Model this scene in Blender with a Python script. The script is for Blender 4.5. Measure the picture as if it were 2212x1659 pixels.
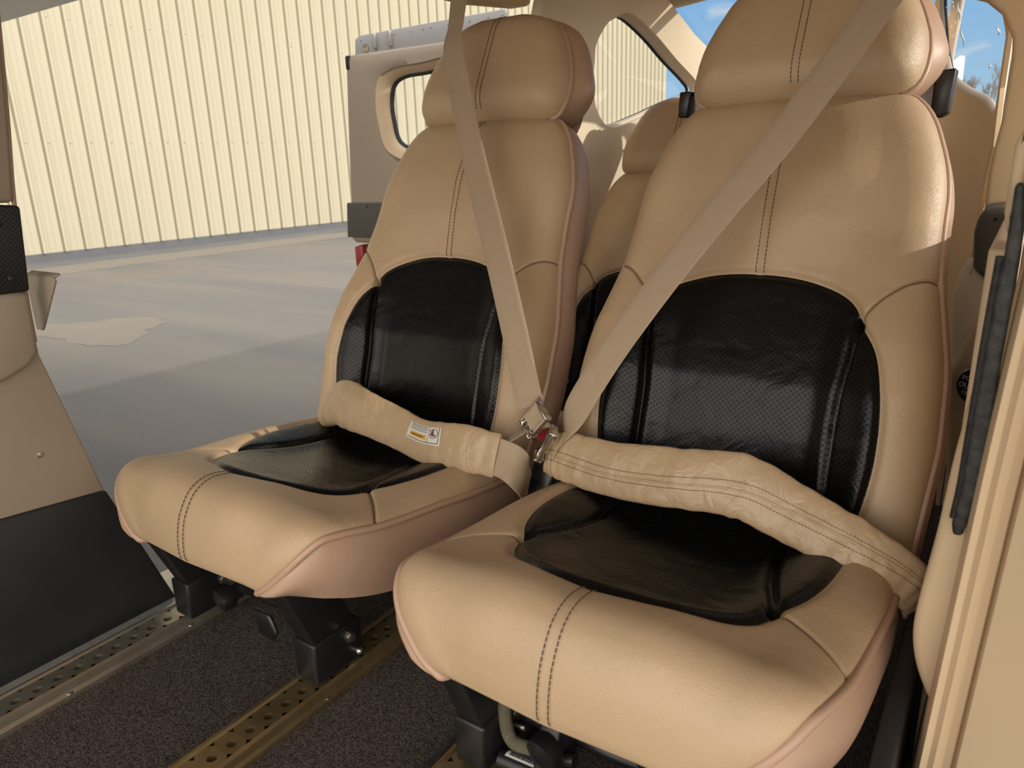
import bpy, bmesh, math, random
import numpy as np
from mathutils import Matrix, Vector
random.seed(7); rng = np.random.default_rng(7)
for _o in list(bpy.data.objects): bpy.data.objects.remove(_o)
SC = bpy.context.scene
COL = SC.collection
PI = math.pi

# ------------------------------------------------------------ camera
EYE = (0.0, 0.0, 0.72)
cd = bpy.data.cameras.new('camera'); cam = bpy.data.objects.new('camera', cd); COL.objects.link(cam)
Rm = ((0.82622807, -0.13610291, 0.54664722), (0.56239623, 0.25530552, -0.78646651), (-0.03252167, 0.95723304, 0.28748435))
cam.matrix_world = Matrix.Translation(EYE) @ Matrix(Rm).to_4x4()
cd.sensor_width = 36.0; cd.lens = 1600.0 / 2212.0 * 36.0; cd.clip_start = 0.02; cd.clip_end = 500
cd.dof.use_dof = True; cd.dof.focus_distance = 1.25; cd.dof.aperture_fstop = 9.0
SC.camera = cam

# ------------------------------------------------------------ sky, sun, exposure
SUN_EL, SUN_AZ = math.radians(19.0), math.radians(17.0)
TO_SUN = Vector((math.cos(SUN_EL) * math.cos(SUN_AZ), math.cos(SUN_EL) * math.sin(SUN_AZ), math.sin(SUN_EL)))
w = bpy.data.worlds.new('sky'); SC.world = w; w.use_nodes = True
nt = w.node_tree; N = nt.nodes; L = nt.links; N.clear()
def wn(t, **k):
    n = N.new(t)
    for a, b in k.items(): setattr(n, a, b)
    return n
tc = wn('ShaderNodeTexCoord'); sep = wn('ShaderNodeSeparateXYZ'); L.new(tc.outputs['Generated'], sep.inputs[0])
rp = wn('ShaderNodeValToRGB'); cr = rp.color_ramp
cr.elements[0].position = 0.0; cr.elements[0].color = (0.50, 0.74, 0.90, 1)
cr.elements[1].position = 0.6; cr.elements[1].color = (0.05, 0.19, 0.55, 1)
e = cr.elements.new(0.22); e.color = (0.19, 0.48, 0.90, 1)
L.new(sep.outputs['Z'], rp.inputs[0])
no = wn('ShaderNodeTexNoise'); no.inputs['Scale'].default_value = 5.2; no.inputs['Detail'].default_value = 7; no.inputs['Roughness'].default_value = 0.55
mp = wn('ShaderNodeMapping'); mp.inputs['Scale'].default_value = (1, 1, 2.6); mp.inputs['Location'].default_value = (0.35, 0.1, 0.0)
L.new(tc.outputs['Generated'], mp.inputs[0]); L.new(mp.outputs[0], no.inputs['Vector'])
cl = wn('ShaderNodeValToRGB'); cl.color_ramp.elements[0].position = 0.50; cl.color_ramp.elements[1].position = 0.62
L.new(no.outputs['Fac'], cl.inputs[0])
mx = wn('ShaderNodeMixRGB'); L.new(cl.outputs[0], mx.inputs[0]); L.new(rp.outputs[0], mx.inputs[1]); mx.inputs[2].default_value = (0.86, 0.90, 0.95, 1)
# sky brightened behind and to the right of the camera, added to fill the cabin
dt = wn('ShaderNodeVectorMath', operation='DOT_PRODUCT'); L.new(tc.outputs['Generated'], dt.inputs[0])
dt.inputs[1].default_value = Vector((0.62, -0.72, 0.30)).normalized()
mr = wn('ShaderNodeMapRange'); mr.interpolation_type = 'SMOOTHSTEP'
mr.inputs['From Min'].default_value = -0.45; mr.inputs['From Max'].default_value = 0.85
L.new(dt.outputs['Value'], mr.inputs['Value'])
hz = wn('ShaderNodeMixRGB'); L.new(mr.outputs[0], hz.inputs[0]); L.new(mx.outputs[0], hz.inputs[1]); hc = wn('ShaderNodeValToRGB'); hc.color_ramp.elements[0].position = 0.05; hc.color_ramp.elements[0].color = (1.0, .88, .74, 1)
hc.color_ramp.elements[1].position = 0.55; hc.color_ramp.elements[1].color = (.90, .88, .85, 1); L.new(sep.outputs['Z'], hc.inputs[0])
hs = wn('ShaderNodeVectorMath', operation='SCALE'); hs.inputs['Scale'].default_value = 4.8; L.new(hc.outputs[0], hs.inputs[0]); L.new(hs.outputs[0], hz.inputs[2])
bg = wn('ShaderNodeBackground'); L.new(hz.outputs[0], bg.inputs[0]); bg.inputs[1].default_value = 1.0
ow = wn('ShaderNodeOutputWorld'); L.new(bg.outputs[0], ow.inputs[0])
sd = bpy.data.lights.new('sun', 'SUN'); sd.energy = 3.6; sd.angle = math.radians(0.6); sd.color = (1.0, 0.93, 0.80)
sun = bpy.data.objects.new('sun', sd); COL.objects.link(sun); sun.rotation_euler = TO_SUN.to_track_quat('Z', 'Y').to_euler()
SC.view_settings.view_transform = 'Standard'; SC.view_settings.look = 'None'; SC.view_settings.gamma = 1.0
SC.view_settings.exposure = -0.25; SC.view_settings.use_curve_mapping = False
SC.cycles.max_bounces = 8; SC.cycles.diffuse_bounces = 5; SC.cycles.transparent_max_bounces = 12
SC.cycles.use_denoising = True

# ------------------------------------------------------------ materials
MATS = {}
def mat(name, col, rough=0.5, metal=0.0, bump=None, var=None, spec=0.5, coat=0.0, uvdots=None, weave=None, em=None):
    """Principled material; bump=(scale, strength, distance), var=(scale, second colour, amount)."""
    if name in MATS: return MATS[name]
    m = bpy.data.materials.new(name); m.use_nodes = True; t = m.node_tree; b = t.nodes['Principled BSDF']
    b.inputs['Base Color'].default_value = (*col, 1); b.inputs['Roughness'].default_value = rough
    b.inputs['Metallic'].default_value = metal; b.inputs['Specular IOR Level'].default_value = spec
    b.inputs['Coat Weight'].default_value = coat
    if em: b.inputs['Emission Color'].default_value = (*col, 1); b.inputs['Emission Strength'].default_value = em
    co = t.nodes.new('ShaderNodeTexCoord'); out = co.outputs['Object']
    hgt = None
    if var:
        n = t.nodes.new('ShaderNodeTexNoise'); n.inputs['Scale'].default_value = var[0]; n.inputs['Detail'].default_value = 5
        t.links.new(out, n.inputs['Vector'])
        r = t.nodes.new('ShaderNodeValToRGB'); r.color_ramp.elements[0].position = 0.5 - var[2] / 2; r.color_ramp.elements[1].position = 0.5 + var[2] / 2
        r.color_ramp.elements[0].color = (*col, 1); r.color_ramp.elements[1].color = (*var[1], 1)
        t.links.new(n.outputs['Fac'], r.inputs[0]); t.links.new(r.outputs[0], b.inputs['Base Color'])
    if bump:
        if len(bump) > 3 and bump[3] == 'V':
            n = t.nodes.new('ShaderNodeTexVoronoi'); n.feature = 'DISTANCE_TO_EDGE'; n.inputs['Scale'].default_value = bump[0]
            t.links.new(out, n.inputs['Vector']); hgt = n.outputs['Distance']
        else:
            n = t.nodes.new('ShaderNodeTexNoise'); n.inputs['Scale'].default_value = bump[0]; n.inputs['Detail'].default_value = 6
            t.links.new(out, n.inputs['Vector']); hgt = n.outputs['Fac']
        bm_ = t.nodes.new('ShaderNodeBump'); bm_.inputs['Strength'].default_value = bump[1]; bm_.inputs['Distance'].default_value = bump[2]
        t.links.new(hgt, bm_.inputs['Height']); t.links.new(bm_.outputs[0], b.inputs['Normal'])
        if len(bump) > 4:                                   # broad soft wrinkles as a second bump
            n2 = t.nodes.new('ShaderNodeTexNoise'); n2.inputs['Scale'].default_value = bump[4]; n2.inputs['Detail'].default_value = 3; n2.inputs['Distortion'].default_value = 1.2
            t.links.new(out, n2.inputs['Vector'])
            b2 = t.nodes.new('ShaderNodeBump'); b2.inputs['Strength'].default_value = bump[5]; b2.inputs['Distance'].default_value = bump[6]
            t.links.new(n2.outputs['Fac'], b2.inputs['Height']); t.links.new(b2.outputs[0], bm_.inputs['Normal'])
    if uvdots:                                              # punched holes on a staggered grid, spacing in metres (UV are metres)
        sp, rad, hole = uvdots
        uv = t.nodes.new('ShaderNodeUVMap')
        def grid(ox):
            a = t.nodes.new('ShaderNodeVectorMath'); a.operation = 'MULTIPLY_ADD'; a.inputs[1].default_value = (1 / sp, 1 / sp, 0); a.inputs[2].default_value = (ox, ox, 0)
            t.links.new(uv.outputs[0], a.inputs[0])
            f = t.nodes.new('ShaderNodeVectorMath'); f.operation = 'FRACTION'; t.links.new(a.outputs[0], f.inputs[0])
            s = t.nodes.new('ShaderNodeVectorMath'); s.operation = 'SUBTRACT'; s.inputs[1].default_value = (0.5, 0.5, 0); t.links.new(f.outputs[0], s.inputs[0])
            l = t.nodes.new('ShaderNodeVectorMath'); l.operation = 'LENGTH'; t.links.new(s.outputs[0], l.inputs[0])
            return l.outputs['Value']
        mn = t.nodes.new('ShaderNodeMath'); mn.operation = 'MINIMUM'; t.links.new(grid(0.0), mn.inputs[0]); t.links.new(grid(0.5), mn.inputs[1])
        ss = t.nodes.new('ShaderNodeMapRange'); ss.interpolation_type = 'SMOOTHSTEP'; ss.inputs['From Min'].default_value = rad * 0.8; ss.inputs['From Max'].default_value = rad * 1.25
        t.links.new(mn.outputs[0], ss.inputs['Value'])
        mc = t.nodes.new('ShaderNodeMixRGB'); t.links.new(ss.outputs[0], mc.inputs[0]); mc.inputs[1].default_value = (*hole, 1); mc.inputs[2].default_value = (*col, 1)
        t.links.new(mc.outputs[0], b.inputs['Base Color'])
        b3 = t.nodes.new('ShaderNodeBump'); b3.inputs['Strength'].default_value = 0.8; b3.inputs['Distance'].default_value = 0.0012
        t.links.new(ss.outputs[0], b3.inputs['Height'])
        prev = b.inputs['Normal'].links
        if prev: t.links.new(prev[0].from_socket, b3.inputs['Normal'])
        t.links.new(b3.outputs[0], b.inputs['Normal'])
    if weave:                                               # fine ribs along/across a webbing (UV metres)
        uv = t.nodes.new('ShaderNodeUVMap')
        wv = t.nodes.new('ShaderNodeTexWave'); wv.bands_direction = weave[1]; wv.inputs['Scale'].default_value = weave[0]; wv.inputs['Distortion'].default_value = 0.4
        t.links.new(uv.outputs[0], wv.inputs['Vector'])
        b4 = t.nodes.new('ShaderNodeBump'); b4.inputs['Strength'].default_value = 0.5; b4.inputs['Distance'].default_value = weave[2]
        t.links.new(wv.outputs['Fac'], b4.inputs['Height']); t.links.new(b4.outputs[0], b.inputs['Normal'])
    MATS[name] = m; return m

BEIGE = (0.49, 0.354, 0.220)
LEATHER = mat('tan_leather', BEIGE, 0.44, bump=(400, 0.42, 0.0013, 'V', 22, 0.2, 0.005), var=(9, (0.445, 0.320, 0.198), 0.5))
SIDE = mat('rose_tan_leather', (0.47, 0.315, 0.225), 0.42, bump=(420, 0.12, 0.001, 'V', 18, 0.2, 0.004), var=(7, (0.42, 0.275, 0.195), 0.5))
PIPE = mat('piping_leather', (0.44, 0.285, 0.200), 0.45, bump=(200, 0.2, 0.001))
BLACK = mat('black_perforated_leather', (0.004, 0.004, 0.0045), 0.29, spec=0.26, uvdots=(0.0082, 0.15, (0.0005, 0.0005, 0.0005)), bump=(300, 0.15, 0.001, 'V', 16, 0.35, 0.006))
SLEEVE = mat('tan_soft_leather', (0.43, 0.312, 0.190), 0.36, bump=(380, 0.15, 0.001, 'V', 34, 0.5, 0.007))
THREAD = mat('dark_thread', (0.045, 0.032, 0.022), 0.8)
THREAD2 = mat('tan_thread', (0.20, 0.13, 0.07), 0.8)
WEB = mat('beige_webbing', (0.42, 0.325, 0.228), 0.75, weave=(330, 'Y', 0.0006), spec=0.3)
BLKMET = mat('black_painted_metal', (0.008, 0.008, 0.009), 0.42, bump=(120, 0.1, 0.001))
BLKPLA = mat('black_plastic', (0.010, 0.010, 0.011), 0.35)
CHROME = mat('polished_steel', (0.62, 0.60, 0.57), 0.16, 1.0)
STEEL = mat('dull_steel', (0.45, 0.42, 0.37), 0.35, 1.0, bump=(90, 0.2, 0.001))
RED = mat('red_plastic', (0.32, 0.012, 0.022), 0.3)
RAILM = mat('gold_anodised_rail', (0.46, 0.36, 0.20), 0.38, 0.9, bump=(60, 0.12, 0.001), var=(22, (0.34, 0.26, 0.13), 0.4))
RAILS = mat('silver_rail', (0.52, 0.48, 0.40), 0.38, 0.9, bump=(60, 0.15, 0.001), var=(25, (0.42, 0.36, 0.27), 0.4))
DARKHOLE = mat('hole_dark', (0.01, 0.009, 0.008), 0.8)
CARPET = mat('dark_brown_carpet', (0.036, 0.028, 0.024), 1.0, bump=(420, 1.0, 0.006), var=(330, (0.15, 0.122, 0.104), 0.32), spec=0.1)
TRIM = mat('tan_cabin_plastic', (0.58, 0.44, 0.285), 0.55, bump=(500, 0.12, 0.0006))
TRIMG = mat('greige_cabin_plastic', (0.33, 0.27, 0.205), 0.55, bump=(500, 0.12, 0.0006))
HEADL = mat('tan_headliner', (0.74, 0.55, 0.34), 0.85, bump=(700, 0.2, 0.0006), spec=0.2)
CREAM = mat('cream_wall_lining', (0.74, 0.63, 0.47), 0.7, bump=(500, 0.12, 0.0006))
WHTRIM = mat('cream_window_trim', (0.58, 0.50, 0.40), 0.5)
KICK = mat('black_kick_panel', (0.010, 0.011, 0.013), 0.55, bump=(45, 0.08, 0.001), var=(14, (0.018, 0.019, 0.021), 0.5))
PADBLK = mat('black_perforated_vinyl', (0.014, 0.015, 0.020), 0.5, uvdots=(0.0072, 0.17, (0.001, 0.001, 0.001)))
PADGRY = mat('grey_ribbed_vinyl', (0.085, 0.080, 0.070), 0.5, weave=(95, 'Y', 0.0015))
RUBBER = mat('black_rubber', (0.012, 0.012, 0.014), 0.6, bump=(160, 0.5, 0.002), var=(90, (0.035, 0.036, 0.036), 0.3))
BLIND = mat('light_grey_sheet', (0.52, 0.50, 0.52), 0.5)
LABELW = mat('white_label', (0.62, 0.60, 0.56), 0.4)
LABELY = mat('yellow_label', (0.62, 0.36, 0.06), 0.4)
INK = mat('label_ink', (0.03, 0.025, 0.025), 0.6)
INKR = mat('label_ring_ink', (0.30, 0.09, 0.08), 0.6)
PRINTW = mat('white_print', (0.62, 0.62, 0.60), 0.5)
GLASS = bpy.data.materials.new('acrylic_pane'); GLASS.use_nodes = True
_t = GLASS.node_tree; _t.nodes.clear()
_tr = _t.nodes.new('ShaderNodeBsdfTransparent'); _tr.inputs[0].default_value = (0.97, 0.98, 0.98, 1)
_gl = _t.nodes.new('ShaderNodeBsdfGlossy'); _gl.inputs['Roughness'].default_value = 0.03
_mi = _t.nodes.new('ShaderNodeMixShader'); _oo = _t.nodes.new('ShaderNodeOutputMaterial')
_mi.inputs[0].default_value = 0.035; _t.links.new(_tr.outputs[0], _mi.inputs[1]); _t.links.new(_gl.outputs[0], _mi.inputs[2]); _t.links.new(_mi.outputs[0], _oo.inputs[0])
SMEAR = mat('dried_water_marks', (0.75, 0.78, 0.80), 0.7)

# ------------------------------------------------------------ object helpers
def tag(o, label=None, cat=None, group=None, kind=None):
    if label: o['label'] = label
    if cat: o['category'] = cat
    if group: o['group'] = group
    if kind: o['kind'] = kind
    return o
def thing(name, label, cat, loc=(0, 0, 0), group=None):
    o = bpy.data.objects.new(name, None); o.empty_display_size = 0.05; COL.objects.link(o); o.location = loc
    return tag(o, label, cat, group)
def wloc(o):
    v = Vector((0, 0, 0))
    while o is not None: v += o.location; o = o.parent
    return v
def mobj(name, V, F, m, parent=None, smooth=True, uv=None, local=False):
    """Link one mesh object; V in world metres unless local=True (then in the parent's frame)."""
    V = np.asarray(V, dtype=float)
    if parent is not None and not local: V = V - np.array(wloc(parent))
    me = bpy.data.meshes.new(name); me.from_pydata([tuple(v) for v in V], [], [tuple(int(i) for i in f) for f in F])
    if uv is not None:
        lay = me.uv_layers.new(name='UVMap'); idx = np.empty(len(me.loops), dtype=int); me.loops.foreach_get('vertex_index', idx)
        lay.data.foreach_set('uv', np.asarray(uv, dtype=float)[idx].ravel())
    bm = bmesh.new(); bm.from_mesh(me); bmesh.ops.recalc_face_normals(bm, faces=bm.faces); bm.to_mesh(me); bm.free()
    if smooth:
        me.polygons.foreach_set('use_smooth', [True] * len(me.polygons))
        me.set_sharp_from_angle(angle=math.radians(48))
    me.materials.append(m)
    o = bpy.data.objects.new(name, me); COL.objects.link(o)
    if parent is not None: o.parent = parent
    return o
class Geo:
    """Collects shapes that belong to ONE part."""
    def __init__(s): s.V = []; s.F = []; s.U = []
    def add(s, V, F, U=None):
        b = len(s.V); s.V += [tuple(v) for v in V]; s.F += [tuple(i + b for i in f) for f in F]
        s.U += [tuple(u) for u in U] if U is not None else [(0, 0)] * len(V)
        return s
    def box(s, lo, hi, bev=0.0, rot=None, piv=None):
        bm = bmesh.new(); bmesh.ops.create_cube(bm, size=1)
        c = (np.array(lo) + np.array(hi)) / 2; d = np.array(hi) - np.array(lo)
        for v in bm.verts: v.co = Vector(v.co[i] * d[i] for i in range(3))
        if bev > 0: bmesh.ops.bevel(bm, geom=list(bm.edges), offset=bev, segments=2, affect='EDGES', profile=0.5)
        M = rot if rot is not None else Matrix.Identity(3)
        V = [np.array(M @ v.co) + c for v in bm.verts]; bm.verts.index_update()
        F = [[v.index for v in f.verts] for f in bm.faces]; bm.free(); return s.add(V, F)
    def tube(s, P, r, n=8, caps=True, flat=1.0):
        V, F = tube_vf(P, r, n, caps, flat); return s.add(V, F)
    def prism(s, poly, axis, a, b, bev=0.0):
        """poly: 2-D outline; extruded along axis 'x','y' or 'z' from a to b."""
        def p3(p, t): return {'x': (t, p[0], p[1]), 'y': (p[0], t, p[1]), 'z': (p[0], p[1], t)}[axis]
        bm = bmesh.new(); vs = [bm.verts.new(p3(p, a)) for p in poly]; f = bm.faces.new(vs)
        r = bmesh.ops.extrude_face_region(bm, geom=[f]); mv = [g for g in r['geom'] if isinstance(g, bmesh.types.BMVert)]
        k = 'xyz'.index(axis)
        for v in mv: v.co[k] = b
        bmesh.ops.recalc_face_normals(bm, faces=bm.faces)
        if bev > 0:
            ed = [e for e in bm.edges if len(e.link_faces) == 2 and e.calc_face_angle(0) > 0.5]
            bmesh.ops.bevel(bm, geom=ed, offset=bev, segments=2, affect='EDGES', profile=0.5)
        bmesh.ops.triangulate(bm, faces=[f for f in bm.faces if len(f.verts) > 4])
        bm.verts.index_update(); V = [tuple(v.co) for v in bm.verts]; F = [[v.index for v in f.verts] for f in bm.faces]; bm.free()
        return s.add(V, F)
    def lathe(s, prof, c, ax, n=14):
        """prof: list of (radius, distance along ax); disc-capped at both ends."""
        ax = Vector(ax).normalized(); a = ax.orthogonal().normalized(); b = ax.cross(a); c = Vector(c); V = []; F = []
        for (r, h) in prof:
            for k in range(n):
                t = 2 * PI * k / n; V.append(tuple(c + ax * h + (a * math.cos(t) + b * math.sin(t)) * r))
        m = len(prof)
        for i in range(m - 1):
            for k in range(n): F.append((i * n + k, i * n + (k + 1) % n, (i + 1) * n + (k + 1) % n, (i + 1) * n + k))
        F.append(tuple(range(n))); F.append(tuple((m - 1) * n + k for k in range(n)))
        return s.add(V, F)
    def build(s, name, m, parent=None, smooth=True, local=False):
        return mobj(name, s.V, s.F, m, parent, smooth, s.U, local)
def tube_vf(P, r, n=8, caps=True, flat=1.0):
    P = np.asarray(P, dtype=float); m = len(P)
    T = np.gradient(P, axis=0); T /= np.linalg.norm(T, axis=1)[:, None] + 1e-12
    up = np.array((0, 0, 1.0)) if abs(T[0][2]) < 0.9 else np.array((1.0, 0, 0))
    u = np.cross(T[0], up); u /= np.linalg.norm(u); V = []; F = []
    R = np.broadcast_to(np.asarray(r, dtype=float), (m,))
    for i in range(m):
        u = u - T[i] * u.dot(T[i]); u /= np.linalg.norm(u); v = np.cross(T[i], u)
        for k in range(n):
            a = 2 * PI * k / n; V.append(P[i] + R[i] * (u * math.cos(a) + v * math.sin(a) * flat))
    for i in range(m - 1):
        for k in range(n): F.append((i * n + k, i * n + (k + 1) % n, (i + 1) * n + (k + 1) % n, (i + 1) * n + k))
    if caps: F.append(tuple(range(n))); F.append(tuple((m - 1) * n + k for k in range(n)))
    return V, F
def grid_faces(nx, ny, wrap=False):
    F = []
    for j in range(ny - 1):
        for i in range(nx - (0 if wrap else 1)): F.append((j * nx + i, j * nx + (i + 1) % nx, (j + 1) * nx + (i + 1) % nx, (j + 1) * nx + i))
    return F
def cosp(n): return (1 - np.cos(np.linspace(0, PI, n))) / 2
def spline(P, n, closed=False):
    """Catmull-Rom through the points, n samples per whole curve."""
    P = np.asarray(P, dtype=float)
    if closed: Q = np.vstack([P[-1], P, P[0], P[1]]); m = len(P)
    else: Q = np.vstack([2 * P[0] - P[1], P, 2 * P[-1] - P[-2]]); m = len(P) - 1
    t = np.linspace(0, m, n, endpoint=not closed); i = np.minimum(t.astype(int), m - 1); f = (t - i)[:, None]
    a, b, c, d = Q[i], Q[i + 1], Q[i + 2], Q[i + 3]
    return 0.5 * (2 * b + (c - a) * f + (2 * a - 5 * b + 4 * c - d) * f ** 2 + (3 * b - a - 3 * c + d) * f ** 3)
def resamp(P, n, s=None):
    P = np.asarray(P, dtype=float); d = np.r_[0, np.cumsum(np.linalg.norm(np.diff(P, axis=0), axis=1))]
    s = np.linspace(0, 1, n) if s is None else s
    return np.stack([np.interp(s * d[-1], d, P[:, k]) for k in range(P.shape[1])], 1)
def smooth01(a, b, x): t = np.clip((x - a) / (b - a), 0, 1); return t * t * (3 - 2 * t)
# ------------------------------------------------------------ seats (seat frame: x from the seat's centre, y and z as in the cabin)
TH = math.radians(27.5)
BO = np.array([0, 1.02, 0.25]); BA = np.array([0, math.sin(TH), math.cos(TH)]); BN = np.array([0, -math.cos(TH), math.sin(TH)])
EX = np.array([1.0, 0, 0])
def plane(x, v, d=0.0):
    x, v, d = np.broadcast_arrays(np.asarray(x, float), np.asarray(v, float), np.asarray(d, float))
    return BO + x[..., None] * EX + v[..., None] * BA + d[..., None] * BN
def dist2poly(P, Q):
    """distance of points P to the polyline Q (2-D or 3-D)."""
    out = np.full(len(P), 1e9)
    for a, b in zip(Q[:-1], Q[1:]):
        ab = b - a; t = np.clip(((P - a) @ ab) / (ab @ ab + 1e-15), 0, 1)
        out = np.minimum(out, np.linalg.norm(P - a - t[:, None] * ab, axis=1))
    return out
W_V = [-.08, 0, .1, .2, .27, .33, .40, .46, .50, .56, .596, .617]
W_X = [.258, .262, .268, .262, .248, .236, .230, .228, .220, .199, .178, .160]
_wr = [(np.interp(v, W_V, W_X), v) for v in np.linspace(-.08, .600, 40)]
_wtop = [(.168, .606), (.150, .611), (.11, .614), (.06, .617), (0, .618)]
_half = np.array(_wr + _wtop)
B_OUT = np.vstack([_half * [-1, 1], _half[::-1][1:]])              # left bottom, over the top, right bottom
B_OUT = resamp(spline(resamp(B_OUT, 60), 240), 160)
DC = ([-.08, 0, .06, .15, .24, .33, .40, .47, .55, .60, .64], [-.02, .0, .012, .030, .032, .034, .050, .056, .050, .040, .034])
DB = ([-.08, .02, .08, .15, .22, .30, .38, .46, .55, .60, .64], [.03, .045, .060, .068, .064, .048, .042, .044, .042, .036, .032])
def back_d(x, v):
    hw = np.interp(v, W_V, W_X); u = np.abs(x) / hw
    s = smooth01(.38, .74, u)
    d = np.interp(v, *DC) * (1 - s) + np.interp(v, *DB) * s
    return d
def back_base(q):
    x, v = q[:, 0], q[:, 1]
    de = dist2poly(q, B_OUT); r = 0.055
    t = np.clip(1 - de / r, 0, 1); e = np.sqrt(np.maximum(1 - t ** 2.2, 0))
    return plane(x, v, back_d(x, v) * e + .003)
# seams in (x, v)
def arch(x): return .247 + (.315 - .247) * np.sqrt(np.maximum(1 - (np.abs(x) / .151) ** 2.3, 0))
_ax = .151 * np.sin(np.linspace(-PI / 2, PI / 2, 61)); ARCH = np.stack([_ax, arch(_ax)], 1)
_cr = spline([(.151, .247), (.170, .222), (.186, .190), (.199, .135), (.203, .066), (.196, .0), (.182, -.06)], 40)     # right crescent's outer edge
_gr = spline([(.151, .247), (.147, .20), (.140, .13), (.139, .05), (.142, -.06)], 40)
_wg = spline([(.151, .247), (.172, .278), (.197, .302), (.222, .316), (.238, .321)], 30)
MIR = np.array([-1, 1])
class Pad:
    def __init__(s, base, seams): s.base = base; s.seams = [(s_base(base, q), d, r) for q, d, r in seams]
    def P(s, q, lift=0.0):
        q = np.asarray(q, float); p = s.base(q); h = 1e-3
        dx = s.base(q + [h, 0]) - s.base(q - [h, 0]); dv = s.base(q + [0, h]) - s.base(q - [0, h])
        n = np.cross(dx, dv); n /= np.linalg.norm(n, axis=1)[:, None] + 1e-12
        n *= np.sign((n @ np.array([0, -.6, .8])))[:, None] + 1e-9
        g = np.full(len(q), float(lift))
        for Q, d, r in s.seams: g -= d * np.exp(-(dist2poly(p, Q) / r) ** 2)
        return p + n * g[:, None]
def s_base(base, q): return base(np.asarray(q, float))
def region(pad, A, B, nx, ny, dense=True):
    """grid of points between the two 2-D curves A and B (same sense); returns (V, F, UV)."""
    s = cosp(nx); t = cosp(ny) if dense else np.linspace(0, 1, ny)
    a, b = resamp(A, nx, s), resamp(B, nx, s)
    q = (a[None] * (1 - t)[:, None, None] + b[None] * t[:, None, None]).reshape(-1, 2)
    return pad.P(q), grid_faces(nx, ny), q
def coons(pad, I, O, top, nx, ny):
    """patch between inner curve I and outer curve O (same sense) whose first edge follows the curve top (I[0] -> O[0])."""
    t = cosp(nx); u = cosp(ny)
    a, b, c = resamp(I, nx, t), resamp(O, nx, t), resamp(top, ny, u)
    q = a[None] * (1 - u)[:, None, None] + b[None] * u[:, None, None]
    off = c - (a[0] * (1 - u)[:, None] + b[0] * u[:, None])
    q = (q + off[:, None, :] * ((1 - t) ** 2)[None, :, None]).reshape(-1, 2)
    return pad.P(q), grid_faces(nx, ny), q
def dashes(P, dash, gap, r):
    g = Geo(); P = np.asarray(P); d = np.r_[0, np.cumsum(np.linalg.norm(np.diff(P, axis=0), axis=1))]; s = 0
    while s + dash < d[-1]:
        t = np.linspace(s, s + dash, 3); g.tube(np.stack([np.interp(t, d, P[:, k]) for k in range(3)], 1), r, 5); s += dash + gap
    return g
SY = np.array([0, 0.55, 0])
BACK = Pad(back_base, [(ARCH, .007, .007), (_cr, .007, .007), (_cr * MIR, .007, .007), (_gr, .011, .0060), (_gr * MIR, .011, .0060),
                       (_wg, .0035, .0026), (_wg * MIR, .0035, .0026), (_wg, .001, .012), (_wg * MIR, .001, .012), (np.array([(0, .315), (-.002, .40), (0, .635)]), .0035, .006)])
def loc(V): return np.asarray(V) - SY
def prect(pad, q2): return pad.P(np.asarray(q2, float))

# seat cushion: profile control points (y, z) for centre, bolster and (x, y, z) for the piped edge
C_ = [(1.04, .222), (.95, .222), (.85, .226), (.77, .236), (.70, .255), (.65, .274), (.612, .288), (.567, .297), (.536, .287), (.516, .261), (.507, .236), (.503, .207), (.506, .190), (.525, .179), (.57, .176)]
G_ = [(1.04, .222), (.95, .236), (.85, .249), (.77, .255), (.70, .258), (.65, .264), (.615, .272), (.578, .282), (.548, .276), (.526, .253), (.516, .230), (.511, .205), (.512, .187), (.526, .178), (.57, .175)]
E_ = [(.235, 1.04, .19), (.250, .95, .20), (.255, .85, .215), (.253, .77, .228), (.250, .70, .237), (.247, .65, .245), (.243, .615, .253), (.237, .583, .259), (.230, .560, .259), (.218, .540, .245), (.200, .527, .225), (.170, .518, .197), (.148, .518, .181), (.138, .526, .175), (.132, .57, .172)]
L_ = [(.22, 1.04, .10), (.235, .95, .10), (.24, .85, .105), (.24, .77, .112), (.238, .70, .120), (.236, .65, .134), (.230, .61, .148), (.222, .585, .158), (.213, .57, .163), (.200, .556, .168), (.186, .545, .171), (.170, .535, .172), (.152, .527, .172), (.140, .528, .172), (.132, .57, .171)]
NQ = 561; QS = np.linspace(0, 14, NQ)
CC, GG, EE, LL = spline(C_, NQ), spline(G_, NQ), spline(E_, NQ), spline(L_, NQ)
def qi(T, q): return np.stack([np.interp(q, QS, T[:, k]) for k in range(T.shape[1])], 1)
def cush_base(p):
    x, q = p[:, 0], p[:, 1]; c, g, e = qi(CC, q), qi(GG, q), qi(EE, q)
    u = np.abs(x) / e[:, 0]; b = smooth01(.30, .78, u)[:, None]
    m = c * (1 - b) + g * b
    t = np.clip((u - .78) / .22, 0, 1); k = (1 - np.sqrt(np.maximum(1 - t ** 2, 0)))[:, None]
    m = m * (1 - k) + e[:, 1:] * k
    return np.stack([x, m[:, 0], m[:, 1]], 1)
_top = NQ * 9 // 14
def yq(pts):
    """(x, y on the seat top) -> (x, q)."""
    pts = np.asarray(pts, float); ys = CC[:_top, 0][::-1]; return np.stack([pts[:, 0], np.interp(pts[:, 1], ys, QS[:_top][::-1])], 1)
_cx = .160 * np.sin(np.linspace(-PI / 2, PI / 2, 61))
K_ARCH = yq(np.stack([_cx, .612 + .106 * (1 - np.sqrt(np.maximum(1 - (np.abs(_cx) / .1605) ** 2.0, 0)))], 1))
K_CR = yq(spline([(.160, .718), (.180, .752), (.193, .80), (.198, .86), (.196, .92), (.186, .98), (.178, 1.03)], 40))
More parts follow.
